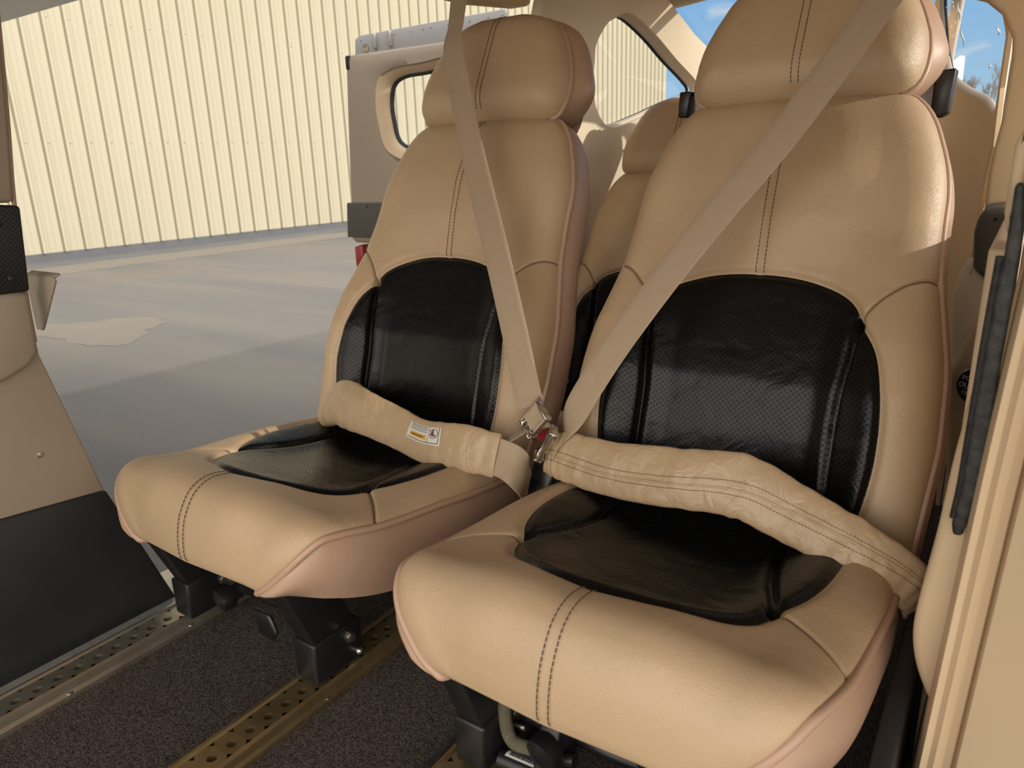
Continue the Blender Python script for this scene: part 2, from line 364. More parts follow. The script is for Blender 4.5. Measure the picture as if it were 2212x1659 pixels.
K_GR = yq(spline([(.160, .718), (.146, .755), (.130, .81), (.121, .88), (.120, .95), (.122, 1.03)], 40))
K_WG = yq(spline([(.160, .718), (.185, .700), (.215, .676), (.247, .648)], 30))
K_WG[-1, 0] = np.interp(K_WG[-1, 1], QS, EE[:, 0])
CUSH = Pad(cush_base, [(K_ARCH, .008, .008), (K_CR, .006, .008), (K_CR * MIR, .006, .008), (K_GR, .009, .0065), (K_GR * MIR, .009, .0065),
                       (K_WG, .004, .0030), (K_WG * MIR, .004, .0030), (K_WG, .0012, .012), (K_WG * MIR, .0012, .012), (np.array([(0, q) for q in np.linspace(6, 13.5, 60)]), .002, .006)])

def headrest_w(v): return np.interp(v, [.602, .606, .613, .625, .645, .67, .70, .735, .775, .805, .822, .832], [.128, .148, .160, .168, .173, .174, .170, .158, .140, .118, .088, .05])
HV = .602 + (.832 - .602) * cosp(48)
_hh = np.stack([headrest_w(HV), HV], 1)
H_OUT = resamp(spline(resamp(np.vstack([_hh, _hh[::-1] * MIR, _hh[:1]]), 72)[:-1], 200, True), 140)
def head_base(q):
    x, v = q[:, 0], q[:, 1]; de = dist2poly(q, np.vstack([H_OUT, H_OUT[:1]])); r = .062
    t = np.clip(1 - de / r, 0, 1); e = np.sqrt(np.maximum(1 - t ** 2.3, 0))
    return plane(x, v, .012 + .058 * e)
HEAD = Pad(head_base, [(np.array([(0, .61), (0, .84)]), .003, .006)])

def gusset(out, d0, d1, bulge, n=9, closed=False, inw=.025, low=None):
    """side boxing of a cushion: swept back from the piped outline (2-D) from depth d0 to d1."""
    m = len(out); T = np.roll(out, -1, 0) - np.roll(out, 1, 0)
    if not closed: T[0] = out[1] - out[0]; T[-1] = out[-1] - out[-2]
    nn = np.stack([-T[:, 1], T[:, 0]], 1); nn /= np.linalg.norm(nn, axis=1)[:, None] + 1e-12
    c = out.mean(0); nn *= np.sign(((out - c) * nn).sum(1).mean())
    V = []
    for t in np.linspace(0, 1, n):
        o = bulge * math.sin(PI * min(t * 1.15, 1)) - inw * max(0, (t - .72) / .28) ** 2
        o = np.full(m, o) if low is None else np.where(o > 0, o * smooth01(low[0], low[1], out[:, 1]), o) - .045 * t * (1 - smooth01(low[0], low[1], out[:, 1]))
        q = out + nn * o[:, None]; V.append(plane(q[:, 0], q[:, 1], d0 + (d1 - d0) * t))
    V = np.vstack(V)
    return V, grid_faces(m, n, closed)
def make_seat():
    R = thing('cabin_seat', 'x', 'seat', (0, .55, 0))
    # ---- cushion
    bot = np.array([(-.13, 13.9), (.13, 13.9)])
    lpipe = np.array([(-np.interp(q, QS, EE[:, 0]), q) for q in np.linspace(K_WG[-1, 1], 13.9, 60)])
    A = np.vstack([(K_WG * MIR)[::-1], K_ARCH[1:-1], K_WG]); Bc = np.vstack([lpipe, bot, (lpipe * MIR)[::-1]])
    # the front panel: from the seams over the roll and down the front, edge to edge
    V, F, U = region(CUSH, A, Bc, 121, 70)
    cush = mobj('cushion', loc(V), F, LEATHER, R, uv=U, local=True)
    def rpts(name, a, b, nx, ny, m):
        V, F, U = region(CUSH, a, b, nx, ny); U = np.stack([V[:, 0], V[:, 1]], 1); return mobj(name, loc(V), F, m, cush, uv=U, local=True)
    rear = 0.12
    ins = Geo()
    # rear part (between the grooves) and front part (under the arch)
    q0 = K_GR[0, 1]
    a = np.stack([-K_GR[::-1, 0], K_GR[::-1, 1]], 1); b = np.stack([K_GR[::-1, 0], K_GR[::-1, 1]], 1)
    V1, F1, U1 = region(CUSH, a, b, 40, 60); ins.add(loc(V1), F1, np.stack([V1[:, 0], V1[:, 1]], 1))
    half = K_ARCH; base_line = np.stack([half[:, 0], np.full(len(half), q0)], 1)
    V1, F1, U1 = region(CUSH, base_line, half, 61, 30); ins.add(loc(V1), F1, np.stack([V1[:, 0], V1[:, 1]], 1))
    ins.build('seat_insert', BLACK, cush, local=True)
    for m in (MIR, np.array([1, 1])):
        rpts("side_insert", K_GR * m, K_CR * m, 120, 32, BLACK)
        ed = np.array([(np.interp(q, QS, EE[:, 0]), q) for q in np.linspace(K_WG[-1, 1], 0.12, 60)])
        V, F, U = coons(CUSH, K_CR * m, ed * m, K_WG * m, 160, 48)
        g = Geo().add(loc(V), F, U)
        g.build('side_bolster', LEATHER, cush, local=True)
    for sx in (-1, 1):
        q = np.linspace(.05, 13.9, 150); e = qi(EE, q) * [sx, 1, 1]
        Geo().tube(loc(e + [sx * .002, 0, -.001]), .0055, 8).build('piping', PIPE, cush, local=True)
        l = qi(LL, q) * [sx, 1, 1]; out = e - np.array([0, .80, 0]); out[:, 2] = 0
        out[:, 0] = sx * np.abs(out[:, 0]); nrm = np.where((q < 5)[:, None], np.array([sx, 0, 0]), out / np.linalg.norm(out, axis=1)[:, None])
        f = smooth01(4, 9, q)[:, None]; nrm = np.array([sx, 0, 0]) * (1 - f) + np.array([sx * .62, -.78, 0]) * f
        bl = .016 * np.clip((13.9 - q) / 3, 0, 1)[:, None]
        rows = [e * (1 - t) + l * t + nrm * bl * math.sin(PI * t) for t in np.linspace(0, 1, 11)]
        mobj('side_panel', loc(np.vstack(rows)), grid_faces(len(q), 11), SIDE, cush, local=True)
    for o in (-.0065, .0065):
        q = np.array([(o, t) for t in np.linspace(6.05, 13.2, 200)])
        dashes(loc(CUSH.P(q, .0007)), .0048, .0016, .00065).build('stitching', THREAD, cush, local=True)
    # ---- backrest
    up = B_OUT[(B_OUT[:, 1] >= .321)]
    Lw = np.vstack([(_wg * MIR)[::-1], ARCH[1:-1], _wg])
    V, F, U = region(BACK, Lw, up, 111, 60)
    back = mobj('backrest', loc(V), F, LEATHER, R, uv=U, local=True)
    def bp(name, a, b, nx, ny, m):
        V, F, U = region(BACK, a, b, nx, ny); return mobj(name, loc(V), F, m, back, uv=U, local=True)
    g = Geo()
    V, F, U = region(BACK, (_gr * MIR)[::-1], _gr[::-1], 50, 60); g.add(loc(V), F, U)
    V, F, U = region(BACK, np.stack([ARCH[:, 0], np.full(61, .247)], 1), ARCH, 61, 26); g.add(loc(V), F, U)
    g.build('back_insert', BLACK, back, local=True)
    for m in (MIR, np.array([1, 1])):
        bp('side_insert', _gr * m, _cr * m, 46, 26, BLACK)
        edge = B_OUT[(B_OUT[:, 1] <= .321) & (B_OUT[:, 0] * m[0] > 0)]
        edge = edge[np.argsort(-edge[:, 1])]; edge = np.vstack([_wg[-1] * m, edge])
        inner = _cr * m
        V, F, U = coons(BACK, inner, edge, _wg * m, 140, 48)
        g = Geo().add(loc(V), F, U)
        g.build('side_bolster', LEATHER, back, local=True)
    for m in (MIR, np.array([1, 1])):
        Geo().tube(loc(BACK.P(_wg * m, .0008)), .0009, 6).build('seam', THREAD2, back, local=True)
        Geo().tube(loc(CUSH.P(K_WG * m, .0008)), .0009, 6).build('seam', THREAD2, cush, local=True)
    Geo().tube(loc(plane(B_OUT[:, 0], B_OUT[:, 1], .003)), .0055, 8).build('piping', PIPE, back, local=True)
    V, F = gusset(B_OUT, .002, -.085, .008); mobj('side_panel', loc(V), F, SIDE, back, local=True)
    n = len(B_OUT) // 2
    V = []
    for t in np.linspace(0, 1, 15):
        q = (B_OUT[:n] * (1 - t) + B_OUT[::-1][:n] * t) * [.93, 1] - [0, .012]
        V.append(plane(q[:, 0], q[:, 1], -.082 - .012 * math.sin(PI * t)))
    mobj('back_shell', loc(np.vstack(V)), grid_faces(n, 15), BLKPLA, back, local=True)
    for o in (-.006, .006):
        q = np.array([(o + (-.002 if .34 < t < .45 else 0) * 0, t) for t in np.linspace(.318, .628, 160)])
        dashes(loc(BACK.P(q, .0007)), .0048, .0016, .0006).build('stitching', THREAD, back, local=True)
    # ---- headrest
    V = []; s = np.concatenate([-cosp(29)[::-1] * 0, np.sin(np.linspace(-PI / 2, PI / 2, 57))])[-57:]
    qs = np.array([(headrest_w(v) * x, v) for v in HV for x in s]); 
    head = mobj('headrest', loc(HEAD.P(qs)), grid_faces(57, len(HV)), LEATHER, R, uv=qs, local=True)
    Geo().tube(loc(plane(np.r_[H_OUT[:, 0], H_OUT[:2, 0]], np.r_[H_OUT[:, 1], H_OUT[:2, 1]], .013)), .0055, 8, False).build('piping', PIPE, head, local=True)
    V, F = gusset(H_OUT, .011, -.095, .024, 11, True, .03, (.605, .70)); mobj('side_panel', loc(V), F, SIDE, head, local=True)
    qb = qs * [.86, 1]; qb[:, 1] = .612 + (qb[:, 1] - .612) * .88 + .012
    mobj('rear_panel', loc(plane(qb[:, 0], qb[:, 1], -.094)), grid_faces(57, len(HV)), SIDE, head, local=True)
    for o in (-.0055, .0055):
        dashes(loc(HEAD.P(np.array([(o, t) for t in np.linspace(.618, .826, 120)]), .0007)), .0048, .0016, .0006).build('stitching', THREAD, head, local=True)
    for sx in (-.07, .07):
        Geo().tube(loc([plane(sx, .54, -.04), plane(sx, .70, -.04)]), .006, 10).build('headrest_post', STEEL, head, local=True)
    # ---- frame under the cushion
    fr = Geo(); fr.box(loc((-.20, .63, .135)), loc((.20, 1.02, .172)), .008)
    fr.box(loc((-.205, .99, .10)), loc((.205, 1.06, .24)), .008)
    frame = fr.build('seat_frame', BLKMET, R, local=True)
    for sx in (-1, 1):
        x = .157 if sx > 0 else -.150
        for rear in (0, 1):
            y0 = .60 if not rear else .95
            g = Geo()
            # strut leaning forward, down to a boxed foot that straddles the rail
            g.prism([(y0 - .068, .176), (y0 + .005, .176), (y0 + .055, .068), (y0 - .024, .068)], 'x', x - .019, x + .019, .003)
            g.box((x - .024, y0 - .030, .006), (x + .022, y0 + .062, .072), .004)
            g.V = [tuple(np.array(v) - SY) for v in g.V]
            lg = g.build('leg', BLKMET, frame, local=True)
            b = Geo(); b.lathe([(.0095, 0), (.0095, .004), (.007, .005), (.007, .009), (.003, .010)], loc((x + .022, y0 + .035, .052)), (1, 0, 0), 6)
            b.build('bolt', STEEL, frame, local=True)
            Geo().lathe([(.006, 0), (.006, .006), (.003, .009)], loc((x + .022, y0 + .050, .018)), (1, 0, 0), 12).build('bolt', STEEL, frame, local=True)
    rod = Geo(); rod.tube(loc([(-.167, .645, .045), (.167, .645, .045)]), .0095, 12); rod.build('cross_rod', BLKMET, frame, local=True)
    Geo().tube(loc([(-.15, .66, .10), (.14, .655, .10)]), .013, 12).build('cross_rod', BLKMET, frame, local=True)
    pl = Geo(); pl.prism([(-.005, .16), (.13, .15), (.12, .045), (.075, .035), (.02, .10)], 'y', .62, .632, .003)
    pl.V = [tuple(np.array(v) - SY) for v in pl.V]; pl.build('adjuster_plate', BLKMET, frame, local=True)
    kb = Geo(); kb.lathe([(.010, 0), (.021, .004), (.022, .022), (.014, .030), (.014, .04)], loc((-.055, .575, .062)), (.2, 1, .2), 16)
    kb.build('adjuster_knob', BLKPLA, frame, local=True)
    pd = Geo(); pd.prism([(-.02, .075), (.02, .075), (.034, .045), (.02, .028), (-.012, .034)], 'y', .592, .600, .004)
    pd.V = [tuple(np.array(v) - SY + [.03, 0, -.01]) for v in pd.V]; pd.build('release_lever', BLKPLA, frame, local=True)
    return R
def copy_tree(o, parent=None):
    c = o.copy(); COL.objects.link(c)
    if parent is not None: c.parent = parent
    for ch in list(o.children): copy_tree(ch, c)
    return c
XL, XR = -.932, -.327
SEATG = None
seatL = make_seat(); seatL.location = (XL, .55, 0)
seatL['label'] = 'tan and black leather seat beside the open doorway, its whole headrest in view'
seatR = copy_tree(seatL); seatR.location = (XR, .55, 0)
seatR['label'] = 'tan and black leather seat nearest the camera, headrest cut off by the top edge'
seatB = copy_tree(seatL); seatB.location = (-.845, 1.33, -.12)
for ch in list(seatB.children):
    if ch.name.startswith('seat_frame'):
        for k in list(ch.children): bpy.data.objects.remove(k)
seatB['label'] = 'rearmost tan leather seat half hidden behind the nearest seat'
# ------------------------------------------------------------ outside: apron, hangar, far trees
GZ = -.48
def asphalt():
    m = bpy.data.materials.new('weathered_asphalt'); m.use_nodes = True; t = m.node_tree; b = t.nodes['Principled BSDF']
    b.inputs['Roughness'].default_value = 0.9; b.inputs['Specular IOR Level'].default_value = 0.2
    co = t.nodes.new('ShaderNodeTexCoord')
    def noise(sc, det, scale3=(1, 1, 1)):
        mp = t.nodes.new('ShaderNodeMapping'); mp.inputs['Scale'].default_value = scale3; t.links.new(co.outputs['Object'], mp.inputs[0])
        n = t.nodes.new('ShaderNodeTexNoise'); n.inputs['Scale'].default_value = sc; n.inputs['Detail'].default_value = det; t.links.new(mp.outputs[0], n.inputs['Vector']); return n.outputs['Fac']
    def ramp(f, p0, c0, p1, c1):
        r = t.nodes.new('ShaderNodeValToRGB'); r.color_ramp.elements[0].position = p0; r.color_ramp.elements[0].color = (*c0, 1); r.color_ramp.elements[1].position = p1; r.color_ramp.elements[1].color = (*c1, 1)
        t.links.new(f, r.inputs[0]); return r.outputs[0]
    def mul(a, c, f=1.0, mode='MULTIPLY'):
        x = t.nodes.new('ShaderNodeMixRGB'); x.blend_type = mode; x.inputs[0].default_value = f; t.links.new(a, x.inputs[1]); t.links.new(c, x.inputs[2]); return x.outputs[0]
    base = ramp(noise(150, 5), .25, (.142, .132, .121), .75, (.194, .182, .163))
    streak = ramp(noise(.9, 5, (.25, 1.6, 1)), .35, (.86, .87, .90), .65, (1.08, 1.05, 1.0))
    c = mul(base, streak)
    f = noise(.33, 4, (1.2, .5, 1)); mask = ramp(f, .60, (0, 0, 0), .68, (1, 1, 1))
    x = t.nodes.new('ShaderNodeMixRGB'); t.links.new(mask, x.inputs[0]); t.links.new(c, x.inputs[1]); x.inputs[2].default_value = (.178, .156, .130, 1)
    t.links.new(x.outputs[0], b.inputs['Base Color'])
    bp = t.nodes.new('ShaderNodeBump'); bp.inputs['Strength'].default_value = .5; bp.inputs['Distance'].default_value = .01
    t.links.new(noise(90, 5), bp.inputs['Height']); t.links.new(bp.outputs[0], b.inputs['Normal'])
    return m
ASPH = asphalt()
g = Geo(); g.box((-70, -40, GZ - .3), (40, 110, GZ)); tag(g.build('ground', ASPH, None, False), kind='structure')
SAND = mat('sandy_patch', (.19, .162, .127), .95, bump=(60, .5, .01), var=(3, (.165, .148, .125), .5))
sp = Geo()
def blob(cx, cy, rx, ry, seed, z):
    r = np.random.default_rng(seed); n = 40; V = [(cx, cy, z)]
    for k in range(n):
        a = 2 * PI * k / n; f = 1 + .22 * math.sin(3 * a + seed) + .1 * r.uniform(-1, 1); V.append((cx + rx * f * math.cos(a), cy + ry * f * math.sin(a), z))
    return V, [(0, k + 1, (k + 1) % n + 1) for k in range(n)]
V, F = blob(-6.1, 2.95, .62, .42, 3, GZ + .002); tag(mobj('sand_patch', V, F, SAND), 'small sandy patch on the sunlit asphalt just beyond the shadow', 'sand patch', kind='stuff')
V, F = blob(-10.7, 6.6, .7, 4.4, 5, GZ + .002); tag(mobj('sand_patch', V, F, SAND), 'long sandy strip along the foot of the hangar wall', 'sand patch', kind='stuff')
# hangar: ribbed cladding on a concrete curb, wall parallel to the aircraft
HW = mat('cream_metal_cladding', (.335, .305, .228), .6, bump=(1.2, .06, .02), var=(.35, (.36, .33, .25), .5), spec=.1)
CURB = mat('grey_concrete', (.095, .098, .106), .9, bump=(30, .3, .01), var=(2.2, (.075, .078, .085), .6))
han = thing('hangar', 'cream hangar wall of vertical ribbed metal cladding across the apron', 'hangar', (-11.9, 10, GZ))
def cladding():
    s = .3035; prof = [(0, 0), (.030, 0), (.052, .036), (.088, .036), (.110, 0), (.150, 0), (.158, .007), (.172, .007), (.180, 0), (.225, 0), (.233, .007), (.247, .007), (.255, 0)]
    V = []; F = []; y = -14.0; P = []
    while y < 26.25:
        for a, h in prof: P.append((y + a, h))
        y += s
    P.append((y, 0)); z0, z1 = -.352, 9.0
    for (a, h) in P: V += [(-11.9 + .028 * (a - 5) + h, a, z0), (-11.9 + .028 * (a - 5) + h, a, z1)]
    for k in range(len(P) - 1): F.append((2 * k, 2 * k + 2, 2 * k + 3, 2 * k + 1))
    return V, F, y, len(prof)
V, F, YE, NPR = cladding(); wl = mobj('wall_cladding', V, F, HW, han, False)
wl.data.materials.append(mat('rib_flank_shade', (.20, .18, .115), .8))  # shade on the near flank of each rib, put into the colour
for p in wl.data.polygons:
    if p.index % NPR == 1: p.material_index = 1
xe = -11.9 + .028 * (YE - 5)
Geo().box((xe - 14, -14, -.352), (xe - .75 - .0, YE, 9.0)).box((xe - .8, YE - .25, -.352), (xe + .04, YE, 9.0)).build('gable_wall', HW, han, False)
Geo().prism([(-14, -12.45), (YE, xe - .02), (YE, xe - .6), (-14, -13.2)], 'z', GZ, -.350) if False else None
cg = Geo(); cg.add([(-11.9 + .028 * (y - 5) + dx, y, z) for y in (-14, YE) for dx, z in ((.0, GZ), (.0, -.350), (-.7, -.350), (-.7, GZ))], [(0, 1, 5, 4), (1, 2, 6, 5), (2, 3, 7, 6), (4, 5, 6, 7), (0, 3, 2, 1)])
cg.build('concrete_curb', CURB, han, False)
sc_ = Geo()
for z in (1.2, 2.9):
    for k in range(0, 100):
        y = -2 + .3035 * k + .125 - .0; y = -14 + .3035 * (40 + k) + .13
        sc_.lathe([(.012, 0), (.012, .006), (.004, .010)], (-11.9 + .028 * (y - 5), y, z), (1, 0, 0), 6)
o = sc_.build('cladding_screws', STEEL, wl, False); o['kind'] = 'stuff'
STR = mat('apron_drain_strip', (.100, .101, .104), .9, var=(2, (.13, .130, .132), .5))
Geo().add([(-11.9 + .028 * (y - 5) + dx, y, GZ + .004) for y in (-14, YE) for dx in (0, .72)], [(0, 1, 3, 2)]).build('apron_strip', STR, han, False)
# bare winter trees far behind the tail
BARK = mat('bare_twigs', (.16, .14, .125), .95)
def tree(x, y, h, seed, label):
    r = random.Random(seed); g = Geo()
    def br(p, d, l, rad, dep):
        q = [p[i] + d[i] * l for i in range(3)]; g.tube([p, q], [rad, rad * .7], 4)
        if dep == 0: return
        for _ in range(3 if dep > 1 else 4):
            nd = Vector((d[0] + r.uniform(-.7, .7), d[1] + r.uniform(-.7, .7), d[2] + r.uniform(-.25, .5))).normalized(); br(q, nd, l * r.uniform(.6, .8), rad * .62, dep - 1)
    br([x, y, GZ], (0, 0, 1), h * .33, h * .022, 5)
    o = g.build('bare_tree', BARK, None, False); tag(o, label, 'tree', 'bare trees on the horizon'); return o
tree(-2.2, 58, 5.6, 1, 'bare winter tree on the horizon seen low through the right rear window')
tree(-4.4, 66, 6.2, 5, 'bare winter tree on the horizon seen low through the right rear window')

# ------------------------------------------------------------ cabin shell
FZ = -.026
tag(Geo().box((-1.215, -.9, FZ - .03), (.0, 3.0, FZ)).build('floor', CARPET, None, False), kind='structure')
BELLY = mat('white_aircraft_skin', (.55, .55, .54), .35)
gv = Geo(); gv.prism([(-1.25, FZ - .035), (.03, FZ - .035), (-.10, FZ - .24), (-1.10, FZ - .24)], 'y', -.9, 3.0)
tag(gv.build('trim_belly', BELLY, None, False), kind='structure')
def ring_wall(name, X, outer, hole, m, side, thick=.03, parent=None):
    """sheet of wall x = X(y, z) between an outer outline and a window hole (both (y, z), same number of points)."""
    o, h = np.array(outer), np.array(hole); n = len(o); V = []
    for t in np.linspace(0, 1, 9):
        q = h * (1 - t) + o * t; V += [(X(a, b), a, b) for a, b in q]
    m1 = len(V); F = grid_faces(n, 9, True); V2 = [(x - side * thick, y, z) for x, y, z in V]
    F2 = [tuple(i + m1 for i in f) for f in F]; rim = []
    for base in (0, 8 * n):
        rim += [(base + k, base + (k + 1) % n, base + (k + 1) % n + m1, base + k + m1) for k in range(n)]
    return mobj(name, V + V2, F + F2 + rim, m, parent)
def XLw(y, z): return -1.15 + .38 * max(0, y - 2.1) + .30 * max(0, z - .95)
def XRw(y, z): return -1.24 - XLw(y, z) + (.0 if y > 2.1 else -.0)
def XR2(y, z): return XRw(y, z) + (.065 * (2.1 - y) if y < 2.1 else 0) - .012 * (1 if z < .6 else 0 if z > .75 else (.75 - z) / .15)
def polar(poly, c, n):
    """resample a star-shaped outline at n equal angles about c."""
    P = np.array(poly); P = np.vstack([P, P[:1]]); out = []
    for k in range(n):
        a = 2 * PI * k / n; d = np.array((math.cos(a), math.sin(a))); best = None
        for p, q in zip(P[:-1], P[1:]):
            A = np.array([d, p - q]).T
            if abs(np.linalg.det(A)) < 1e-12: continue
            s = np.linalg.solve(A, p - c)
            if s[0] > 0 and -1e-9 <= s[1] <= 1 + 1e-9 and (best is None or s[0] < best): best = s[0]
        out.append(c + d * best)
    return np.array(out)
LW = spline([(2.074, .985), (2.057, 1.032), (2.085, 1.083), (2.127, 1.112), (2.175, 1.122), (2.28, 1.077), (2.394, 1.013), (2.492, .962), (2.527, .936), (2.515, .913), (2.418, .887), (2.303, .847), (2.192, .814), (2.139, .818), (2.100, .872)], 90, True)
LO = [(1.74, 1.20), (2.24, 1.20), (2.30, 1.165), (2.44, 1.085), (2.56, 1.03), (2.80, .92), (2.90, .86), (2.90, .0), (1.74, .0)]
cw = np.array((2.25, .97))
lw = ring_wall('wall_left_rear', XLw, polar(LO, cw, 120), polar(LW, cw, 120), CREAM, -1); lw['kind'] = 'structure'
RW = spline([(2.078, .885), (2.066, .94), (2.062, 1.02), (2.078, 1.11), (2.14, 1.158), (2.30, 1.155), (2.42, 1.125), (2.46, 1.094), (2.487, 1.029), (2.508, .96), (2.463, .908), (2.399, .881), (2.286, .847), (2.18, .822), (2.12, .793), (2.088, .81)], 90, True)
RO = [(1.90, 1.20), (2.24, 1.20), (2.30, 1.175), (2.44, 1.125), (2.56, 1.06), (2.80, .92), (2.90, .86), (2.90, .0), (1.66, .0), (1.66, .79), (1.90, .825)]
cr_ = np.array((2.28, .955))
rw = ring_wall('wall_right_rear', XR2, polar(RO, cr_, 120), polar(RW, cr_, 120), HEADL, 1, .008); rw['kind'] = 'structure'
def window(name, X, hole, off, seed, smears):
    pane = mobj(name, [(X(a, b) + off, a, b) for a, b in hole] + [(X(*hole.mean(0)) + off, *hole.mean(0))], [(k, (k + 1) % len(hole), len(hole)) for k in range(len(hole))], GLASS, None, False)
    pane['kind'] = 'structure'; H2 = np.vstack([hole, hole[:2]])
    Geo().tube([(X(a, b) + off * -.1, a, b) for a, b in H2], .010, 8, False, .8).build('window_trim', WHTRIM, pane)
    Geo().tube([(X(a, b) + off * .8, a, b) for a, b in hole.mean(0) + (H2 - hole.mean(0)) * .985], .005, 6, False).build('window_seal', RUBBER, pane)
    if smears:
        r = random.Random(seed); g = Geo(); c = hole.mean(0)
        for k in range(26):
            a, b = 2.42 + r.uniform(-.05, .03), 1.00 + r.uniform(-.03, .08); rad = r.uniform(.0012, .003)
            g.lathe([(rad, 0), (rad * .6, .0006)], (X(a, b) + off - .003, a, b), (-1, 0, 0), 7)
        for (a, b, l) in ((2.38, .99, .05), (2.37, 1.05, .04), (2.16, .97, .02), (2.20, .90, .012)):
            g.tube([(X(a + .004 * math.sin(t * 9), b + l * t) + off - .003, a + .004 * math.sin(t * 9), b + l * t) for t in np.linspace(-.5, .5, 9)], [.0008 + .0016 * math.sin(PI * t) for t in np.linspace(0, 1, 9)], 6, True, .5)
        o = g.build('water_marks', SMEAR, pane); o['kind'] = 'stuff'
    return pane
window('window_1', XLw, LW, -.02, 1, False)
window('window_2', XR2, RW, .005, 2, True)
# roof lining, rear window and the pillars beside it
def roofz(x, y): return 1.195 - .09 * (abs(x + .62) / .55) ** 3 - .0 * y
V = []; nxr, nyr = 25, 20
for y in np.linspace(-.35, 2.36, nyr):
    hw = .515 - .38 * max(0, y - 2.1)
    for s in np.linspace(-1, 1, nxr): V.append((-.62 + s * hw, y, 1.225 - .055 * abs(s) ** 5 - .02 * max(0, y - 2.0)))
n0 = len(V); V += [(x, y, z + .02) for x, y, z in V]; F = grid_faces(nxr, nyr); F += [tuple(i + n0 for i in f) for f in F]
ring = [k for k in range(nxr)] + [j * nxr + nxr - 1 for j in range(1, nyr)] + [(nyr - 1) * nxr + k for k in range(nxr - 2, -1, -1)] + [j * nxr for j in range(nyr - 2, 0, -1)]
F += [(a, b, b + n0, a + n0) for a, b in zip(ring, ring[1:] + ring[:1])]
tag(mobj('ceiling', V, F, HEADL), kind='structure')
# header over the doorway on the left
g = Geo(); g.prism([(1.02, 1.075), (1.55, 1.080), (1.76, 1.098), (1.76, 1.20), (1.02, 1.20)], 'x', -1.19, -1.12, .012)
tag(g.build('trim_1', HEADL), kind='structure')
g = Geo(); rw_t = [(-1.02, 2.36, 1.165), (-.62, 2.37, 1.20), (-.22, 2.36, 1.165)]; rw_b = [(-.955, 2.86, .885), (-.62, 2.95, .875), (-.285, 2.86, .885)]
T_, B_ = spline(rw_t, 17), spline(rw_b, 17); V = np.vstack([T_ * (1 - t) + B_ * t for t in np.linspace(0, 1, 7)])
rwin = mobj('window_3', V, grid_faces(17, 7), GLASS, None); rwin['kind'] = 'structure'
per = np.vstack([T_, np.array([T_[-1] * (1 - t) + B_[-1] * t for t in np.linspace(.05, 1, 12)]), B_[::-1], np.array([B_[0] * (1 - t) + T_[0] * t for t in np.linspace(.05, .98, 12)])])
Geo().tube(np.vstack([per, per[:2]]), .016, 10, False).build('window_trim', WHTRIM, rwin)
Geo().tube(np.vstack([per, per[:2]]) * [1, 1, 1] + [0, .012, .008], .009, 8, False).build('window_seal', RUBBER, rwin)
tag(Geo().box((-.98, 2.86, 0), (-.26, 2.90, .875)).build('wall_rear', TRIM, None, False), kind='structure')
g = Geo(); g.box((-.05, .80, 1.06), (.03, 1.94, 1.25), .01); tag(g.build('added_header_right', HEADL), kind='structure')  # unseen header over the right doorway, added to keep sun off the headrest
# door sill plate, left
SILL = mat('bright_sill_plate', (.62, .60, .55), .38, .7, bump=(70, .7, .004))
tag(Geo().box((-1.30, -.5, -.052), (-1.150, 1.74, -.020), .004).build('trim_2', SILL), kind='structure')
# right: lower side panel, black kick panel
g = Geo(); g.prism([(.90, -.026), (2.04, -.026), (2.04, .62), (.90, .62)], 'x', -.030, -.002, .004); tag(g.build('wall_right', TRIM), kind='structure')
g = Geo(); g.prism([(.93, -.026), (1.62, -.026), (1.62, .22), (.93, .15)], 'x', -.045, -.030, .004); tag(g.build('trim_3', KICK), kind='structure')
g = Geo(); g.prism([(.42, -.026), (.93, -.026), (.93, .19), (.60, .15), (.42, .06)], 'x', -.056, -.036, .004); tag(g.build('trim_4', KICK), kind='structure')

# ------------------------------------------------------------ left front door post
fp = thing('door_post', 'tan door post panel with a black lower panel at the left edge', 'door post', (-1.195, .40, FZ))
KX = 1.195 / 1.16
def sx(p): return (p[0] * KX, max(.72 + (p[1] - .72) * KX, FZ))
k0 = [sx(p) for p in [(.602, .0), (.523, .237), (.372, .251), (-.45, .31), (-.45, -.02), (.585, -.02)]]
Geo().prism(k0, 'x', -1.220, -1.195, .002).build('kick_panel', KICK, fp)
m0 = [sx(p) for p in [(.524, .234), (.494, .379), (.474, .471), (.474, .575), (-.45, .60), (-.45, .30), (.372, .246)]]
mid = Geo().prism(m0, 'x', -1.233, -1.203, .003).build('side_panel', TRIMG, fp)
ar = [sx(p) for p in [(.470, .480), (.474, .566), (.44, .572), (-.2, .59), (-.2, .44), (.36, .438), (.42, .448), (.455, .462)]]
Geo().prism(ar, 'x', -1.215, -1.187, .010).build('armrest', TRIMG, fp)
pk = [sx(p) for p in [(.405, .485), (.415, .545), (.2, .56), (.2, .47)]]
Geo().prism(pk, 'x', -1.195, -1.185, .004).build('pull_handle', TRIM, fp)
pd_ = [sx(p) for p in [(.473, .567), (.484, .684), (.44, .689), (-.2, .70), (-.2, .58)]]
pb = Geo(); pb.prism(pd_, 'x', -1.211, -1.183, .005); pb.U = [(v[1], v[2]) for v in pb.V]
pad = pb.build('perforated_pad', PADBLK, fp)
for (y, z) in ((.452, .663), (.452, .588)):
    y, z = sx((y, z)); Geo().lathe([(.0045, 0), (.0045, .001), (.002, .0022)], (-1.183, y, z), (1, 0, 0), 12).build('screw', BLKMET, pad)
Geo().lathe([(.005, 0), (.005, .0012), (.002, .002)], (-1.203, sx((.445, .33))[0], sx((.445,.325))[1]), (1, 0, 0), 12).build('screw', STEEL, mid)
up_ = [sx(p) for p in [(.484, .688), (.500, .80), (.517, .946), (.545, 1.16), (-.3, 1.20), (-.3, .70)]]
